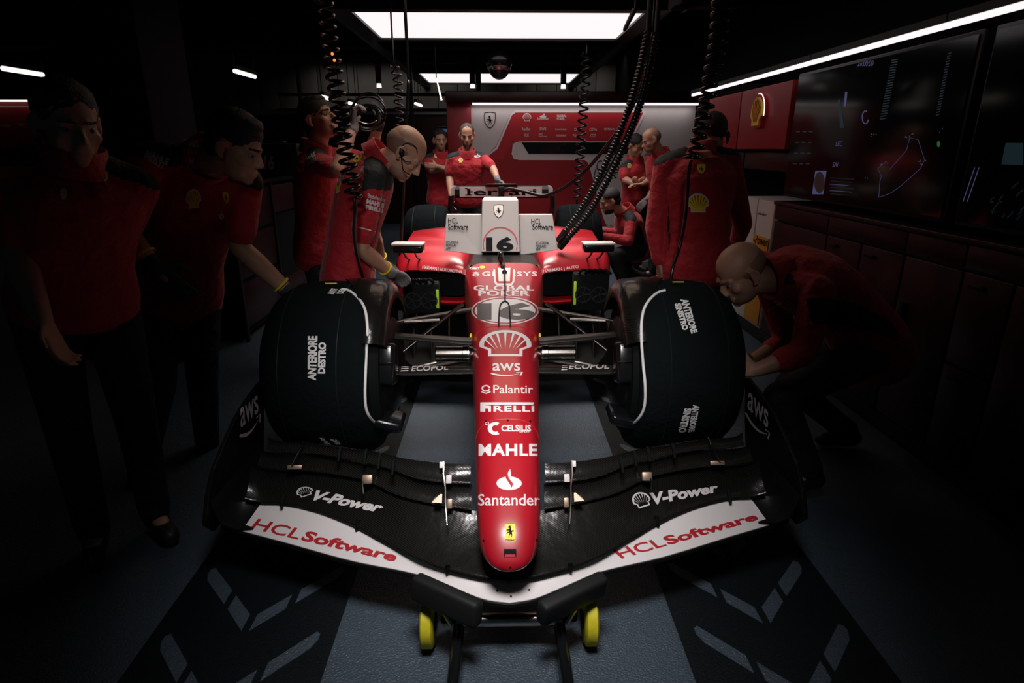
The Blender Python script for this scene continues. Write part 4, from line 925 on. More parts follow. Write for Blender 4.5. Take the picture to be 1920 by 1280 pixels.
# ---- cooling fans at the inlets
for s, lb in ((-1, 'black cooling fan with a lime strip held at the left sidepod inlet'), (1, 'black twin cooling fan with a lime strip on the right sidepod inlet')):
    def P(x, y, z, s=s): return V((CX + s * x, y, z))
    if s < 0: x0, x1, z0, z1, yf = .40, .62, .47, .66, 3.62
    else: x0, x1, z0, z1, yf = .44, .66, .46, .70, 3.70
    t = thing('cooling_fan', lb, 'fan', P((x0 + x1) / 2, yf, z0))
    MB().bx(*sorted((CX + s * x0, CX + s * x1)), yf, yf + .1, z0, z1).build('body', 'wallblack', t, bevel=.012)
    for k in (0, 1):
        c = P(x0 + .06 + .1 * k, yf - .002, (z0 + z1) / 2 - .01)
        f = MB().lathe(c, (0, -1, 0), [(0, .052), (.006, .052), (.006, .045), (0, .045)], 28).build('fan_ring', 'rubber', t)
        for j in range(5):
            a = 2 * math.pi * j / 5; MB().tube([c, c + V((math.cos(a) * .044, 0, math.sin(a) * .044))], [.004, .007], 6).build('blade', 'rubber', f)
    px_ = [(813, 527), (819, 527), (820, 555), (812, 555)] if s < 0 else [(1070, 512), (1074, 511), (1074, 537), (1069, 538)]
    c = P(x0 + .008, yf - .003, (z0 + z1) / 2); MB().box(c, (.017, .006, (z1 - z0) * .62)).build('lime_strip', 'lime', t, bevel=.002)
    for k in range(5): MB().tube(crom([P(x0 + .03 + k * .04, yf + .02, z1), P(x0 + .05 + k * .035, yf - .015, z1 + .03), P(x0 + .09 + k * .03, yf + .03, z1 + .012), P(x0 + .12 + k * .03, yf + .06, z1 - .01)], 4), .009, 8).build('cable', 'hose', t)

# ---- front jack under the wing
t = thing('front_jack', 'black front jack with yellow wheels lifting the front wing', 'jack', (CX, 1.42, 0))
for s in (-1, 1):
    def P(x, y, z, s=s): return V((CX + s * x, y, z))
    a, b = P(.075, 1.385, .222), P(.255, 1.498, .222); d = (b - a).normalized(); nrm = V((d.y, -d.x, 0)) * (1 if d.x * s > 0 else 1)
    if nrm.y > 0: nrm = -nrm
    ang = math.atan2(d.y, d.x)
    MB().box((a + b) / 2 + nrm * .03, ((b - a).length + .02, .045, .078), Matrix.Rotation(ang, 3, 'Z') @ Matrix.Rotation(.18, 3, 'X' )).build('pad', 'rubber', t, bevel=.014, seg=3)
    w_ = MB().lathe(P(.225, 1.495, .082), (s, 0, 0), [(0, .03), (0, .07), (.006, .081), (.035, .081), (.041, .07), (.041, .03)], 36, caps=True).build('wheel', 'yellow', t, 30)
    MB().lathe(P(.221, 1.495, .082), (s, 0, 0), [(0, .002), (0, .034), (.05, .034), (.05, .002)], 20, caps=True).build('hub', 'black', w_)
    MB().tube([P(.20, 1.495, .085), P(.16, 1.48, .10), P(.14, 1.45, .13), P(.16, 1.44, .19)], .016, 10).build('bracket', 'black', t)
    MB().tube([P(.15, 1.46, .09), P(.155, 1.2, .085), P(.16, .8, .12), P(.165, .35, .22)], .017, 12).build('pole', 'blackgloss', t)
    MB().tube([P(.2, 1.47, .14), P(.17, 1.45, .1)], .008, 8).build('bolt', 'chrome', t)
MB().tube([(CX - .155, 1.46, .11), (CX + .155, 1.46, .11)], .02, 16).build('crossbar', 'chrome', t)
MB().tube([(CX - .165, .35, .22), (CX + .165, .35, .22)], .017, 12).build('grip', 'rubber', t)
# ------------------------------------------------------------------ people
def evaluate(jobs):   # jobs: list of (MB, voxel, smooth iterations) -> meshes fused to one skin
    obs = []
    for mb, vox, it in jobs:
        me = mb.mesh('tmp'); o = bpy.data.objects.new('tmp', me); COL.objects.link(o)
        r = o.modifiers.new('r', 'REMESH'); r.mode = 'VOXEL'; r.voxel_size = vox
        s = o.modifiers.new('s', 'SMOOTH'); s.factor = .5; s.iterations = it
        obs.append(o)
    dg = bpy.context.evaluated_depsgraph_get(); out = []
    for o in obs: out.append(bpy.data.meshes.new_from_object(o.evaluated_get(dg)))
    for o in obs:
        m_ = o.data; bpy.data.objects.remove(o); bpy.data.meshes.remove(m_)
    for m_ in out: m_.materials.clear()
    return out
def frame(f, u):
    f = V(f).normalized(); u = V(u); u = (u - f * u.dot(f)).normalized(); return f.cross(u), f, u   # right, forward, up
SECT = [(-.16, .135, .10), (-.06, .165, .118), (.06, .168, .12), (.28, .15, .108), (.5, .158, .116), (.68, .172, .122), (.82, .178, .115), (.91, .150, .095), (.98, .095, .075), (1.03, .065, .062)]
def torso(mb, P, mid, N, rp, rn, grow, t0=-.16, t1=1.03, wide=1.0, flare=0):
    rs = []
    for t, hw, hd in [s for s in SECT if t0 - .001 <= s[0] <= t1 + .001]:
        c = P * (1 - t) ** 2 + mid * (2 * t * (1 - t)) + N * t * t; tg = ((mid - P) * (2 * (1 - t)) + (N - mid) * (2 * t)).normalized()
        r = rp.lerp(rn, min(1, max(0, t))); r = (r - tg * r.dot(tg)).normalized(); f = tg.cross(r); g = grow + flare * max(0, .4 - t)
        rs.append([c + r * ((hw * wide + g) * math.copysign(abs(math.cos(a)) ** .85, math.cos(a))) + f * ((hd * wide + g) * math.copysign(abs(math.sin(a)) ** .85, math.sin(a))) for a in [2 * math.pi * j / 24 for j in range(24)]])
    mb.rings(rs)
def hand(mb, W, d, n, side, curl=(20, 25, 20), g=0.0, sc=1.0, th=(.6, .75, .25)):
    d = V(d).normalized(); n = V(n); n = (n - d * n.dot(d)).normalized(); t = d.cross(n) * (1 if side == 'r' else -1)
    def q(a, b, c): return W + (d * a + t * b + n * c) * sc
    for b in (-.026, -.009, .009, .026): mb.cap(q(.012, b * .7, 0), q(.092, b * 1.1, .002), .0145 * sc + g, .0125 * sc + g, 10)
    for b, l, k in ((.030, .072, 1), (.010, .08, 1), (-.011, .074, 1.05), (-.030, .058, 1.15)):
        p = q(.094, b, .002); an = 0
        for fr, r0, r1, cu in ((.45, .0105, .0095, curl[0]), (.31, .0095, .0088, curl[1]), (.24, .0088, .0075, curl[2])):
            an += R(cu * k); dr = d * math.cos(an) + n * math.sin(an) + t * (b * 1.6 * math.cos(an)); e = p + dr.normalized() * l * fr * sc
            mb.cap(p, e, r0 * sc + g, r1 * sc + g, 8); p = e
    p = q(.022, .026, .006); dr = (d * th[0] + t * th[1] + n * th[2]).normalized(); e = p + dr * .046 * sc; mb.cap(p, e, .014 * sc + g, .0115 * sc + g, 8)
    dr2 = (dr + d * .45 - t * .25 + n * .25).normalized(); e2 = e + dr2 * .034 * sc; mb.cap(e, e2, .0112 * sc + g, .0085 * sc + g, 8)
def head(mb, c, f, u, sc=1.0):
    r, f, u = frame(f, u); rot = Matrix((r, f, u)).transposed()
    def q(a, b, d): return c + (r * a + f * b + u * d) * sc
    def el(p, rad): mb.ell(q(*p), [x * sc for x in rad], rot, 18, 12)
    el((0, -.008, .045), (.076, .096, .078)); el((0, .026, -.022), (.064, .066, .088)); el((0, .03, -.075), (.05, .056, .036)); el((0, .074, -.094), (.022, .02, .018))
    for s in (-1, 1):
        mb.cap(q(s * .012, .086, .022), q(s * .042, .072, .02), .012 * sc, .011 * sc, 8); el((s * .042, .060, -.02), (.022, .024, .022)); el((s * .011, .1, -.034), (.009, .011, .008))
        mb.tube([q(s * .076, .012, -.03), q(s * .082, -.002, -.036), q(s * .088, -.018, -.018), q(s * .091, -.024, .008), q(s * .086, -.012, .026), q(s * .079, .008, .02)], [.006 * sc] * 6, 8)
        el((s * .08, -.006, -.004), (.007, .016, .024))
    mb.cap(q(0, .09, .014), q(0, .112, -.026), .008 * sc, .0125 * sc, 8)
    mb.cap(q(-.02, .09, -.06), q(.02, .09, -.06), .009 * sc, .009 * sc, 8); mb.cap(q(-.016, .09, -.071), q(.016, .09, -.071), .009 * sc, .009 * sc, 8)
    return q, rot
def person(label, P, N, rp, rn, hc, hf, hu, arms, legs, mid=None, sleeve='short', hair='short', gloves=(None, None), vox=.007, wide=1.0, hs=1.0, yoke=True, sides=True, beard=None, decals=(), group=None, cuff=True, collar=.05, shirt='shirt', tuck=False, black=()):
    """arms / legs: dict r, l. arm = (elbow, wrist, finger dir, palm normal, curl); leg = (knee, ankle, toe dir)"""
    P = V(P); N = V(N); rp = V(rp).normalized(); rn = V(rn).normalized(); mid = V(mid) if mid is not None else (P + N) / 2
    tgN = (N - mid).normalized(); rn = (rn - tgN * rn.dot(tgN)).normalized()
    hc = V(hc); body = MB(); sh = MB(); tr = MB(); shoe = [MB(), MB()]; gl = {'r': None, 'l': None}; cuffs = []
    q, rot = head(body, hc, hf, hu, hs)
    body.cap(N - tgN * .03, q(0, -.02, -.055), .062, .056 * hs, 14)
    torso(body, P, mid, N, rp, rn, -.004, wide=wide)
    torso(sh, P, mid, N, rp, rn, .016, wide=wide, t1=.985, t0=-.06 if tuck else -.16, flare=.02)
    S = {}
    for k, sg in (('r', 1), ('l', -1)):
        s0 = N + rn * (sg * .165 * wide) - tgN * .045; S[k] = s0
        el, wr, fd, pn, cu = arms[k]; el = V(el); wr = V(wr)
        body.cap(s0, el, .05, .041, 14); body.cap(el, el.lerp(wr, .35), .041, .043, 14); body.cap(el.lerp(wr, .35), wr, .043, .028, 14)
        sh.cap(N + rn * (sg * .06) - tgN * .01, s0, .062, .066, 14)
        if sleeve == 'short': sh.cap(s0, s0.lerp(el, .78), .066, .062, 14)
        elif sleeve == 'long': sh.cap(s0, el, .066, .056, 14); sh.cap(el, el.lerp(wr, .92), .056, .040, 14)
        else: sh.cap(s0, el, .066, .056, 14); sh.cap(el, el.lerp(wr, .45), .056, .052, 14)
        gm = gloves[0 if k == 'r' else 1]
        if gm:
            g_ = MB(); wd = (wr - el).normalized(); g_.cap(wr - wd * .03, wr + wd * .005, .035, .034, 14); hand(g_, wr, fd, pn, k, cu, .0025); gl[k] = (g_, gm); body.cap(wr, wr + V(fd).normalized() * .06, .022, .018, 10)
            if cuff: cuffs.append((wr - wd * .055, wd))
        else: hand(body, wr, fd, pn, k, cu, 0)
        kn, an, td = legs[k]; kn = V(kn); an = V(an); td = V(td).normalized(); h0 = P + rp * (sg * .09 * wide)
        body.cap(h0, kn, .078, .052, 14); body.cap(kn, an, .05, .036, 14)
        tr.cap(h0, kn, .098, .07, 14); tr.cap(kn, kn.lerp(an, .97), .07, .056, 14)
        i = 0 if k == 'r' else 1
        shoe[i].cap(an + V((0, 0, -.03)) - td * .03, an + V((0, 0, -.045)) + td * .12, .042, .036, 12); shoe[i].cap(an + V((0, 0, -.03)), an + V((0, 0, .02)), .045, .048, 12)
        body.cap(an, an + td * .1 + V((0, 0, -.04)), .034, .026, 10)
    torso(tr, P, mid, N, rp, rn, .008, t1=.28, wide=wide); tr.cap(P + rp * .06, P - rp * .06, .11, .11, 14)
    jobs = [(body, vox, 3), (sh, max(vox, .008), 4), (tr, .012, 4), (shoe[0], .011, 2), (shoe[1], .011, 2)] + [(gl[k][0], .006, 2) for k in 'rl' if gl[k]]
    ms = evaluate(jobs)
    b = link('person', ms[0], 'skin', None, 180); tag(b, label, 'person', group)
    so = link('shirt' if sleeve == 'short' else 'jacket', ms[1], [shirt, 'shirtb'], b, 180)
    if yoke or sides:
        me = so.data; l0 = wloc(so); caps_ = []
        tg = (N - P)
        for sg in (1, -1):
            if yoke: caps_ += [(N + rn * (sg * .10) + tgN * .0, N + rn * (sg * .185 * wide) - tgN * .0, .058)]
            if sides: caps_ += [(P.lerp(N, .15) + rp * sg * .20 * wide, P.lerp(N, .62) + rn * sg * .22 * wide, .085)]
        for pl in me.polygons:
            c = pl.center + l0; skip = False
            for k_ in 'rl':
                for a, e in ((S[k_].lerp(V(arms[k_][0]), .12), V(arms[k_][0])), (V(arms[k_][0]), V(arms[k_][1]))):
                    ab = e - a; t = (c - a).dot(ab) / ab.length_squared
                    if 0 < t < 1.1 and (c - a - ab * t).length < .078: skip = True
            if skip: continue
            for a, e, r_ in caps_:
                ab = e - a; t = max(0, min(1, (c - a).dot(ab) / ab.length_squared))
                if (c - a - ab * t).length < r_: pl.material_index = 1; break
    if black:
        l0 = wloc(so)
        for pl in so.data.polygons:
            d = pl.center + l0 - CAM; zc = d.dot(CFW); x = 960 + FPX * d.dot(CRT) / zc; y = 640 - FPX * d.dot(CUP) / zc
            if pl.normal.dot(d) > .02: continue
            for pg in black:
                ins = False; j = len(pg) - 1
                for i in range(len(pg)):
                    if (pg[i][1] > y) != (pg[j][1] > y) and x < (pg[j][0] - pg[i][0]) * (y - pg[i][1]) / (pg[j][1] - pg[i][1]) + pg[i][0]: ins = not ins
                    j = i
                if ins: pl.material_index = 1
    tro = link('trousers', ms[2], 'trouser', b, 180)
    for i in (0, 1): link('shoe', ms[3 + i], 'shoe', b, 180)
    for j, k in enumerate([k for k in 'rl' if gl[k]]): link('glove', ms[5 + j], gl[k][1], b, 180)
    for c, d in cuffs: MB().lathe(c, d, [(-.004, .036), (-.004, .041), (.005, .041), (.005, .036)], 24).build('glove_cuff', 'band_y', b, 60)
    # collar
    if collar:
        ax = (q(0, -.02, -.06) - N).normalized().lerp(tgN, .5); c = N + tgN * .01; rs = []
        for a_, r_ in ((-.02, .080), (.01, .077), (collar, .084), (collar + .003, .087), (collar - .002, .091), (.0, .092), (-.03, .10)):
            u_ = rn; f_ = ax.cross(u_).normalized(); rs.append([c + ax * (a_ + .012 * -math.sin(t_)) + (u_ * math.cos(t_) + f_ * math.sin(t_) * 1.05) * r_ for t_ in [2 * math.pi * j / 28 for j in range(28)]])
        MB().rings(rs, caps=False).build('collar', shirt, b, 180)
    # hair, eyes
    h = MB()
    def el(p, rad): h.ell(q(*p), [x * hs for x in rad], rot, 26, 18)
    if hair == 'short': el((0, -.016, .052), (.081, .098, .082)); el((0, -.05, .0), (.068, .056, .06))
    elif hair == 'full': el((0, -.014, .058), (.083, .101, .085)); el((0, -.05, .002), (.07, .06, .064)); el((0, .03, .10), (.055, .052, .03))
    elif hair == 'bald': el((0, -.022, .026), (.0775, .0865, .07))
    else: el((0, -.012, .046), (.0775, .0945, .079))
    if beard: h.ell(q(0, .034, -.074), [x * hs for x in (.0535, .0615, .040)], rot, 22, 14)
    for s in (-1, 1): h.cap(q(s * .016, .098, .026), q(s * .046, .078, .026), .004, .0035, 8)
    for v in h.v: v += V((random.uniform(-1, 1), random.uniform(-1, 1), random.uniform(-1, 1))) * (.0025 if hair in ('short', 'full') else .0006)
    h.build('hair', 'hair' if hair in ('short', 'full') else 'crop' if hair == 'crop' else 'stubble', b, 180)
    for s in (-1, 1):
        MB().ell(q(s * .031, .0745, .003), (.0125,) * 3, None, 12, 8).ell(q(s * .031, .0855, .003), (.005, .005, .005), None, 8, 6, 1).build('eye', ['eye', 'ink'], b, 180)
    bv_ = bvh_of(so)
    for quad, layers, nx, ny in decals: decal('shirt_print', b, bv_, quad, layers, nx, ny, .002)
    return b, so, q, S
def legs_down(P, rp, fd, spread=.1, lead=0.0):
    P = V(P); rp = V(rp).normalized(); fd = V(fd).normalized(); out = {}
    for k, sg in (('r', 1), ('l', -1)):
        b_ = V((P.x, P.y, 0)) + rp * (sg * spread) + fd * (lead * sg); out[k] = ((P + rp * sg * spread + b_) * .5 + fd * .02 + V((0, 0, P.z * .03)), b_ + V((0, 0, .09)), fd + rp * sg * .2)
    return out
X_, Y_, Z_ = V((1, 0, 0)), V((0, 1, 0)), V((0, 0, 1))
SHL = shell_layers('white', 'yel', 'redink'); CR = [(poly(SHIELD), 'yel', 0), (poly([(.24 + x * .52, .2 + y * .6) for x, y in HORSE]), 'ink', .0008)]
cat_ = [(poly([(0, .55), (.25, .72), (.55, .62), (.8, 1), (1, .95), (.78, .62), (.74, .3), (.85, .02), (.6, .3), (.4, .42), (.2, .2), (.05, .05), (.2, .4)]), 'white', 0)]

# 1  bald mechanic at the left sidepod, facing right, looking down
P = at(652, 525, 3.32); N = at(708, 300, 3.24)
person('bald mechanic in red polo and grey glove working at the left sidepod', P, N, (.15, -1, 0), (.25, -1, -.1), at(756, 286, 3.2), (.70, .06, -.70), (.70, .05, .70),
       {'r': (at(676, 466, 3.10), at(733, 511, 3.28), at(775, 530, 3.5) - at(733, 511, 3.28), (.3, -.2, -.6), (12, 18, 14)), 'l': (at(698, 430, 3.56), at(716, 492, 3.72), (.5, .3, -.7), (0, -.6, -.5), (25, 30, 25))},
       legs_down(P, (.15, -1, 0), (1, .1, 0)), mid=at(658, 400, 3.30), hair='bald', gloves=('glove', 'glove'), vox=.006, hs=1.06, wide=1.05, beard=True, sides=False, yoke=False, collar=.06, black=([(682, 301), (697, 291), (718, 304), (740, 335), (733, 357), (718, 357), (694, 354), (680, 359)],),
       decals=[([(690, 362), (722, 371), (722, 379), (690, 370)], words('Bitdefender', 'white', .01), 4, 1), ([(688, 372), (720, 381), (719, 390), (687, 381)], words('MAHLE', 'white', .06), 4, 1), ([(686, 383), (718, 391), (717, 399), (686, 391)], words('PIRELLI', 'white', .06), 4, 1),
               ([(662, 296), (678, 288), (679, 300), (661, 308)], CR, 2, 2), ([(624, 336), (640, 326), (640, 358), (622, 368)], SHL, 2, 3), ([(682, 285), (692, 282), (692, 290), (682, 294)], cat_, 1, 1), ([(674, 425), (704, 433), (704, 435), (674, 427)], [(poly([(0, 0), (1, 0), (1, 1), (0, 1)]), 'white', 0)], 3, 1)])
bald = [o for o in bpy.data.objects if o.name.startswith('person')][-1]
c = at(766, 282, 3.11); MB().tube([c + V((.042 * math.cos(2 * math.pi * i / 24), 0.01 * math.sin(i), .045 * math.sin(2 * math.pi * i / 24) - .01)) for i in range(20)], .0025, 6).build('headset_wire', 'black', bald)
MB().ell(at(752, 284, 3.115), (.018, .012, .022)).build('earpiece', 'black', bald)
MB().tube(crom([at(752, 290, 3.11), at(756, 318, 3.09), at(770, 328, 3.12)], 5), .003, 6).build('headset_boom', 'black', bald)

# 2  man looking up with raised gloves, behind the coiled hose
P = at(592, 470, 3.95); N = at(592, 285, 3.9)
person('dark-haired mechanic looking up and holding looped cables overhead', P, N, (.35, -.9, 0), (.35, -.9, 0), at(598, 226, 3.86), (.86, -.35, .34), (-.3, .1, .94),
       {'r': (at(632, 318, 3.55), at(662, 238, 3.72), (.1, .2, 1), (.9, .2, 0), (40, 60, 40)), 'l': (at(690, 300, 4.1), at(711, 232, 4.05), (0, 0, 1), (-.9, -.2, 0), (45, 65, 40))},
       legs_down(P, (.35, -.9, 0), (.9, .3, 0)), hair='full', gloves=('glove', 'gloveb'), vox=.007, hs=1.04, sides=False, cuff=False,
       decals=[([(572, 296), (590, 284), (592, 292), (575, 304)], words('MAHLE', 'white', .05), 2, 1), ([(574, 306), (592, 294), (594, 300), (577, 312)], words('PIRELLI', 'white', .05), 2, 1)])

# 3  mechanic leaning over the front wheel at the left
P = at(335, 555, 2.78); N = at(382, 305, 2.42)
person('mechanic in dark red polo leaning left of the front wheel with a hand on it', P, N, (-.75, -.55, 0), (-.72, -.55, .35), at(440, 278, 2.36), (.88, -.1, -.34), (.3, -.02, .95),
       {'r': (at(212, 405, 2.22), at(290, 500, 2.2), at(335, 545, 2.22) - at(290, 500, 2.2), (.3, .5, -.6), (15, 20, 15)), 'l': (at(448, 462, 2.5), at(545, 550, 2.55), at(590, 562, 2.62) - at(545, 550, 2.55), (0, -.1, -1), (15, 15, 10))},
       {'r': (at(300, 720, 2.6), at(262, 900, 2.45) , (.6, -.6, 0)), 'l': (at(380, 720, 2.75), at(390, 845, 2.8), (.9, -.2, 0))}, mid=at(345, 420, 2.62), hair='full', gloves=('gloveb', 'gloveb'), vox=.007, sides=False,
       decals=[([(347, 355), (376, 352), (378, 388), (350, 392)], SHL, 2, 2), ([(276, 280), (318, 298), (314, 310), (272, 292)], words('MAHLE', 'offwhite', .05), 3, 1), ([(272, 288), (308, 308), (304, 316), (270, 298)], words('PIRELLI', 'offwhite', .05), 3, 1), ([(416, 358), (428, 360), (430, 384), (419, 380)], CR, 1, 2), ([(352, 294), (365, 296), (366, 312), (354, 308)], cat_, 1, 1), ([(408, 394), (420, 392), (420, 412), (410, 410)], fl, 1, 1)])

# 4  dark figure at the far left
P = at(140, 560, 2.0); N = at(140, 310, 1.95)
person('barely lit mechanic standing in the dark at the far left', P, N, (-.8, -.6, 0), (-.85, -.5, 0), at(128, 236, 1.93), (.75, -.62, -.2), (.15, -.1, 1),
       {'r': (at(30, 470, 1.85), at(80, 600, 1.75), (.3, -.1, -1), (1, 0, 0), (20, 25, 20)), 'l': (at(225, 440, 2.15), at(215, 560, 2.05), (0, -.3, -1), (-1, 0, 0), (20, 25, 20))},
       legs_down(P, (-.8, -.6, 0), (.6, -.8, 0)), hair='short', vox=.009, hs=1.02, sides=False,
       decals=[([(190, 322), (203, 320), (204, 340), (191, 342)], CR, 1, 1), ([(112, 352), (126, 352), (126, 374), (112, 374)], SHL, 1, 1)])

# 5, 6  men behind the rear wing
P = at(878, 372, 6.95); N = at(876, 290, 6.85)
person('short-haired man in red polo leaning a hand on the rear wing', P, N, (-1, -.1, 0), (-1, -.1, 0), at(876, 254, 6.8), (.02, -.95, -.3), (0, -.2, 1),
       {'r': (at(843, 330, 6.85), at(846, 368, 6.72), (.1, -.2, -1), (1, 0, 0), (20, 25, 20)), 'l': (at(924, 315, 6.75), at(933, 337, 6.62), (.2, -.3, -.9), (0, -.5, -.6), (15, 15, 10))},
       legs_down(P, (-1, -.1, 0), (0, -1, 0)), hair='crop', vox=.011, beard=True, sides=False, gloves=(None, 'glove'), cuff=False,
       decals=[([(860, 296), (868, 296), (868, 305), (860, 305)], SHL, 1, 1), ([(893, 273), (898, 273), (898, 283), (893, 283)], CR, 1, 1), ([(889, 288), (901, 287), (901, 295), (889, 296)], fl, 1, 1)])
P = at(828, 375, 7.75); N = at(826, 292, 7.7)
person('man in red polo with crossed arms behind the man at the rear wing', P, N, (-.9, -.3, 0), (-.9, -.3, 0), at(825, 263, 7.66), (.3, -.95, -.1), (0, -.1, 1),
       {'r': (at(808, 320, 7.6), at(832, 316, 7.48), (1, -.1, .1), (0, 1, 0), (15, 20, 15)), 'l': (at(848, 322, 7.6), at(820, 312, 7.46), (-1, -.1, .1), (0, 1, 0), (15, 20, 15))},
       legs_down(P, (-.9, -.3, 0), (.2, -1, 0)), hair='short', vox=.012, sides=False, decals=[([(814, 288), (820, 288), (820, 296), (814, 296)], SHL, 1, 1)])

# 7  two men talking at the right of the back
P = at(1192, 375, 7.2); N = at(1190, 303, 7.15)
person('man in red polo looking down at his hands left of a taller colleague', P, N, (-.8, -.6, 0), (-.8, -.6, 0), at(1192, 274, 7.08), (.5, -.75, -.4), (.1, -.3, .95),
       {'r': (at(1170, 336, 7.0), at(1188, 344, 6.85), (1, -.2, .1), (0, .3, 1), (25, 30, 20)), 'l': (at(1206, 338, 7.05), at(1198, 343, 6.85), (-.4, -.6, .1), (0, .3, 1), (25, 30, 20))},
       legs_down(P, (-.8, -.6, 0), (.6, -.8, 0)), hair='short', vox=.011, sides=False, decals=[([(1176, 306), (1184, 306), (1184, 315), (1176, 315)], SHL, 1, 1)])
P = at(1243, 385, 6.75); N = at(1240, 290, 6.65)
person('balding man in red polo seen from behind with one hand lowered', P, N, (.3, -.95, 0), (.55, -.8, 0), at(1222, 263, 6.6), (-.9, -.1, -.35), (-.2, 0, .95),
       {'r': (at(1232, 348, 6.4), at(1216, 372, 6.3), (-.6, 0, -.6), (0, .6, -.4), (20, 25, 15)), 'l': (at(1226, 335, 6.85), at(1205, 345, 6.7), (-1, 0, 0), (0, 0, -1), (20, 25, 15))},
       legs_down(P, (.3, -.95, 0), (-1, 0, 0)), hair='bald', vox=.011, sides=False, beard=True, gloves=('glove', None),
       decals=[([(1246, 281), (1254, 284), (1254, 294), (1247, 293)], CR, 1, 1), ([(1250, 306), (1262, 310), (1262, 322), (1251, 320)], SHL, 1, 1)])

# 8  kneeling mechanic by the rear wheel
P = at(1196, 468, 6.3); N = at(1172, 398, 6.2)
person('mechanic in bright red jacket kneeling beside the right rear wheel', P, N, (.1, -1, 0), (.05, -1, 0), at(1145, 378, 6.15), (-.93, -.05, -.33), (-.28, 0, .96),
       {'r': (at(1178, 452, 5.95), at(1128, 442, 6.0), (-1, 0, .25), (.2, .6, .4), (40, 50, 30)), 'l': (at(1160, 440, 6.4), at(1130, 432, 6.35), (-1, 0, .1), (0, -.5, .5), (40, 50, 30))},
       {'r': (at(1150, 478, 5.9), at(1172, 534, 6.0), (-1, -.1, 0)), 'l': (at(1165, 505, 6.55), at(1205, 520, 6.6), (-.6, 0, -.5))}, hair='short', vox=.009, sleeve='long', gloves=('glove', 'glove'), cuff=False, beard=True,
       decals=[([(1158, 398), (1169, 396), (1170, 404), (1159, 406)], smile('white'), 1, 1)])

# 9  standing man seen from behind
P = at(1303, 500, 3.42); N = at(1308, 290, 3.42)
person('man in red jacket standing with his back to the camera at right', P, N, (1, .05, 0), (1, .1, 0), at(1334, 256, 3.5), (.25, .9, -.3), (.1, .25, .95),
       {'r': (at(1392, 420, 3.5), at(1376, 470, 3.75), (-.4, .8, -.3), (0, 0, -1), (20, 25, 20)), 'l': (at(1228, 425, 3.42), at(1236, 492, 3.4), (.2, .1, -1), (.9, .2, 0), (20, 25, 20))},
       legs_down(P, (1, .05, 0), (0, 1, 0)), hair='crop', vox=.007, sleeve='long', wide=1.1, hs=1.04,
       decals=[([(1288, 362), (1329, 362), (1330, 398), (1288, 398)], SHL, 3, 3), ([(1306, 308), (1323, 307), (1323, 326), (1307, 326)], CR, 2, 2), ([(1310, 296), (1321, 297), (1321, 301), (1311, 300)], cat_, 1, 1)])

# 10  bald mechanic crouching by the right front wheel
P = at(1630, 640, 2.62); N = at(1462, 520, 2.5)
person('balding mechanic in dark red jacket crouching beside the right front wheel', P, N, (.1, 1, .05), (.05, .98, .1), at(1392, 512, 2.5), (-.80, -.1, -.58), (-.58, -.05, .81),
       {'l': (at(1508, 660, 2.24), at(1418, 694, 2.22), (-1, .1, .15), (0, .6, -.3), (20, 25, 20)), 'r': (at(1475, 640, 2.7), at(1410, 676, 2.55), (-1, -.1, 0), (0, -.6, -.3), (20, 25, 20))},
       {'l': (at(1462, 745, 2.32), at(1520, 888, 2.26), (-.95, -.2, 0)), 'r': (at(1480, 720, 2.75), at(1590, 810, 2.72), (-.95, .1, 0))}, mid=at(1560, 520, 2.56), hair='bald', vox=.006, sleeve='mid', wide=1.1, hs=1.06, beard=True, yoke=False, sides=False, black=([(1449, 497), (1473, 501), (1486, 517), (1495, 536), (1473, 532), (1442, 536), (1431, 547), (1429, 527), (1438, 510)], [(1510, 558), (1550, 558), (1615, 573), (1670, 602), (1687, 628), (1679, 640), (1626, 618), (1571, 610), (1523, 606)]),
       decals=[([(1437, 555), (1458, 546), (1461, 562), (1440, 572)], smile('offwhite'), 2, 2), ([(1440, 580), (1470, 562), (1471, 566), (1441, 584)], words('RICHARD MILLE', 'offwhite', .03), 3, 1)])
# ------------------------------------------------------------------ hoses and cables
def resample(pts, step):
    out = [pts[0].copy()]; acc = 0
    for i in range(1, len(pts)):
        a, b = pts[i - 1], pts[i]; l = (b - a).length; t = step - acc
        while t <= l: out.append(a.lerp(b, t / l)); t += step
        acc = (acc + l) % step
    return out
def helix(path, rad, pitch, per=14):
    pts = resample(path, pitch / per); out = []; u = None
    for i, p in enumerate(pts):
        t = (pts[min(i + 1, len(pts) - 1)] - pts[max(0, i - 1)]).normalized()
        u = (t.orthogonal() if u is None else (u - t * u.dot(t))).normalized(); w_ = t.cross(u); a = 2 * math.pi * i / per; r_ = rad[0] + (rad[1] - rad[0]) * i / len(pts)
        out.append(p + (u * math.cos(a) + w_ * math.sin(a)) * r_)
    return out
def pix(lst): return [at(*p) for p in lst]
def up_to(p, z=3.3): return V((p.x, p.y, z))
def coil(label, pts, rad, pitch, thick, tail=None, group='coiled air hoses hanging from the ceiling'):
    ps = crom(pix(pts), 10); t = thing('coiled_hose', label, 'hose', ps[-1], group)
    MB().tube(helix(ps, rad, pitch), thick, 7).build('coil', 'hose', t, 180)
    MB().tube([up_to(ps[0]), ps[0]], thick * 1.1, 8).build('drop_hose', 'hose', t)
    if tail: MB().tube(crom([ps[-1]] + pix(tail), 8), thick * .95, 8).build('tail', 'hose', t, 180)
    return t
t = coil('thick black coiled hose hanging in front of the bald mechanic', [(605, -30, 2.78), (612, 40, 2.8), (622, 110, 2.8), (634, 190, 2.8), (646, 270, 2.8), (657, 330, 2.8), (664, 372, 2.8)], (.030, .034), .043, .0085, [(666, 395, 2.8), (664, 440, 2.82), (672, 490, 2.85), (684, 532, 2.9)])
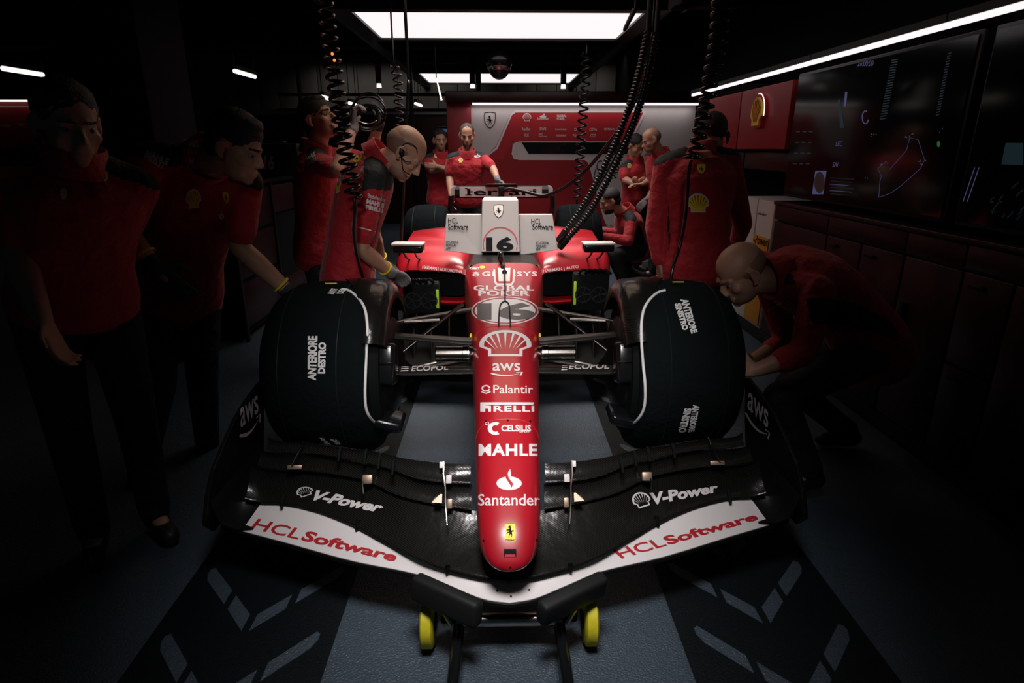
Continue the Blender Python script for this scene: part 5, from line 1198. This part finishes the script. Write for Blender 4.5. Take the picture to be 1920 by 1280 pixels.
for x, y in ((623, 101), (627, 113)): MB().ell(at(x, y, 2.76), (.006, .006, .006), None, 8, 6).build('indicator', 'spark', t)
coil('thin coiled hose hanging behind the raised gloves', [(738, 120, 5.2), (746, 150, 5.2), (747, 190, 5.2), (749, 240, 5.2)], (.034, .034), .055, .007)
coil('thin coiled hose hanging in front of the sponsor wall', [(1100, 100, 7.2), (1097, 170, 7.2), (1092, 230, 7.2), (1087, 300, 7.2), (1082, 372, 7.2)], (.05, .045), .085, .012, [(1081, 400, 7.2), (1079, 440, 7.2)])
coil('thick black coiled hose hanging in front of the man with his back turned', [(1352, -20, 3.05), (1349, 40, 3.05), (1344, 90, 3.05), (1334, 140, 3.05), (1326, 190, 3.05), (1316, 235, 3.05), (1306, 275, 3.05), (1296, 300, 3.05)], (.036, .032), .046, .009, [(1291, 330, 3.05), (1286, 400, 3.05), (1275, 460, 3.05), (1262, 500, 3.0), (1256, 536, 2.98)])
def wrapped(label, pts, core, wrap, pitch, name='wrapped_cable'):
    ps = crom(pix(pts), 12); t = thing(name, label, 'cable', ps[-1], 'wrapped umbilical cables')
    MB().tube(ps, core, 10).build('core', 'rubber', t, 180)
    MB().tube(helix(ps, (core + wrap * .6, core + wrap * .6), pitch, 12), wrap, 6).build('spiral_wrap', 'hose', t, 180)
    MB().tube([up_to(ps[0]), ps[0]], core, 10).build('drop_cable', 'rubber', t)
    MB().lathe(ps[-1], ps[-1] - ps[-2], [(-.05, core + .01), (.03, core + .012), (.035, core * .6)], 16, caps=True).build('plug', 'black', t)
wrapped('left wrapped umbilical cable curving down to the cockpit', [(1215, 60, 3.7), (1200, 130, 3.72), (1180, 200, 3.76), (1153, 270, 3.8), (1122, 335, 3.84), (1088, 395, 3.88), (1052, 446, 3.92)], .014, .006, .02)
wrapped('right wrapped umbilical cable curving down to the cockpit', [(1231, 62, 3.75), (1217, 130, 3.78), (1199, 200, 3.82), (1172, 270, 3.86), (1138, 340, 3.9), (1101, 404, 3.94), (1054, 458, 3.98)], .014, .006, .02)
def cable(label, pts, r_, name='cable', m='hose', drop=True):
    ps = crom(pix(pts), 10); t = thing(name, label, 'cable', ps[-1])
    MB().tube(ps, r_, 8).build('run', m, t, 180)
    if drop: MB().tube([up_to(ps[0]), ps[0]], r_, 8).build('drop_cable', m, t)
    MB().lathe(ps[-1], ps[-1] - ps[-2], [(-.03, r_ * 1.6), (.015, r_ * 1.6)], 12, caps=True).build('plug', 'black', t)
cable('smooth black cable sweeping down from the gantry to the rear wing', [(1212, 120, 4.6), (1190, 190, 4.9), (1155, 250, 5.3), (1105, 312, 5.7), (1060, 350, 6.0), (1020, 366, 6.15), (980, 358, 6.2), (952, 354, 6.22), (936, 370, 6.25)], .016)
cable('thin black cable along the wrapped umbilicals', [(1224, 60, 3.66), (1208, 150, 3.68), (1185, 225, 3.72), (1150, 300, 3.76), (1108, 372, 3.8), (1068, 430, 3.84), (1050, 452, 3.88)], .006)
cable('slim black lamp lead hanging left of the car', [(766, 150, 4.1), (761, 250, 4.1), (757, 350, 4.1), (752, 450, 4.1), (746, 540, 4.1), (742, 620, 4.15)], .010)
# looped cable in the raised gloves
t = thing('cable_loops', 'looped thin black cables held up in both gloves', 'cable', at(690, 225, 3.85))
for k, (rx, ry, px_, py_) in enumerate(((34, 30, 690, 212), (30, 34, 692, 208), (26, 24, 690, 222), (32, 22, 688, 218))):
    MB().tube([at(px_ + rx * math.cos(2 * math.pi * i / 28), py_ + ry * math.sin(2 * math.pi * i / 28), 3.82 + .02 * k + .03 * math.sin(i * .4)) for i in range(29)], .005, 6).build('loop', 'hose', t, 180)
MB().tube(crom(pix([(660, 205, 3.8), (672, 226, 3.8), (690, 232, 3.82), (706, 226, 3.82)]), 6), .0035, 6).build('lead', 'chrome', t, 180)
# small plug hanging in front of the first panel
p = at(1190, 18, 4.4); q = at(1172, 54, 4.4)
t = thing('hanging_plug', 'black plug hanging in front of the right end of the big ceiling panel', 'plug', q)
MB().cone(q, p, .014, .018, 12).build('body', 'black', t); MB().cone(q - (p - q) * .12, q, .008, .014, 12).build('tip', 'black', t); MB().tube([p, up_to(p)], .006, 6).build('lead', 'hose', t)
# cable tray under the ceiling at the right
t = thing('cable_tray', 'cable tray with conduits under the ceiling at top right', 'tray', at(1380, 14, 5.0))
a, b = at(1265, 14, 5.4), at(1490, 8, 5.4)
for k in range(3): MB().tube([a + V((0, .04 * k, .0)), b + V((0, .04 * k, .02))], .014, 8).build('conduit', 'hose', t)
for f_ in (.1, .5, .9): p = a.lerp(b, f_); MB().bx(p.x - .01, p.x + .01, p.y - .02, p.y + .12, p.z - .02, 3.3).build('hanger', 'black', t, 0)
# brush in the kneeling mechanic's glove
p = at(1114, 440, 6.0); tag(MB().cone(p + V((0, 0, -.12)), p + V((0, 0, .08)), .006, .008, 10).cone(p + V((0, 0, .08)), p + V((0, 0, .11)), .009, .012, 10).build('brush', 'gold'), 'slim wooden brush in the kneeling mechanic\'s glove', 'brush')
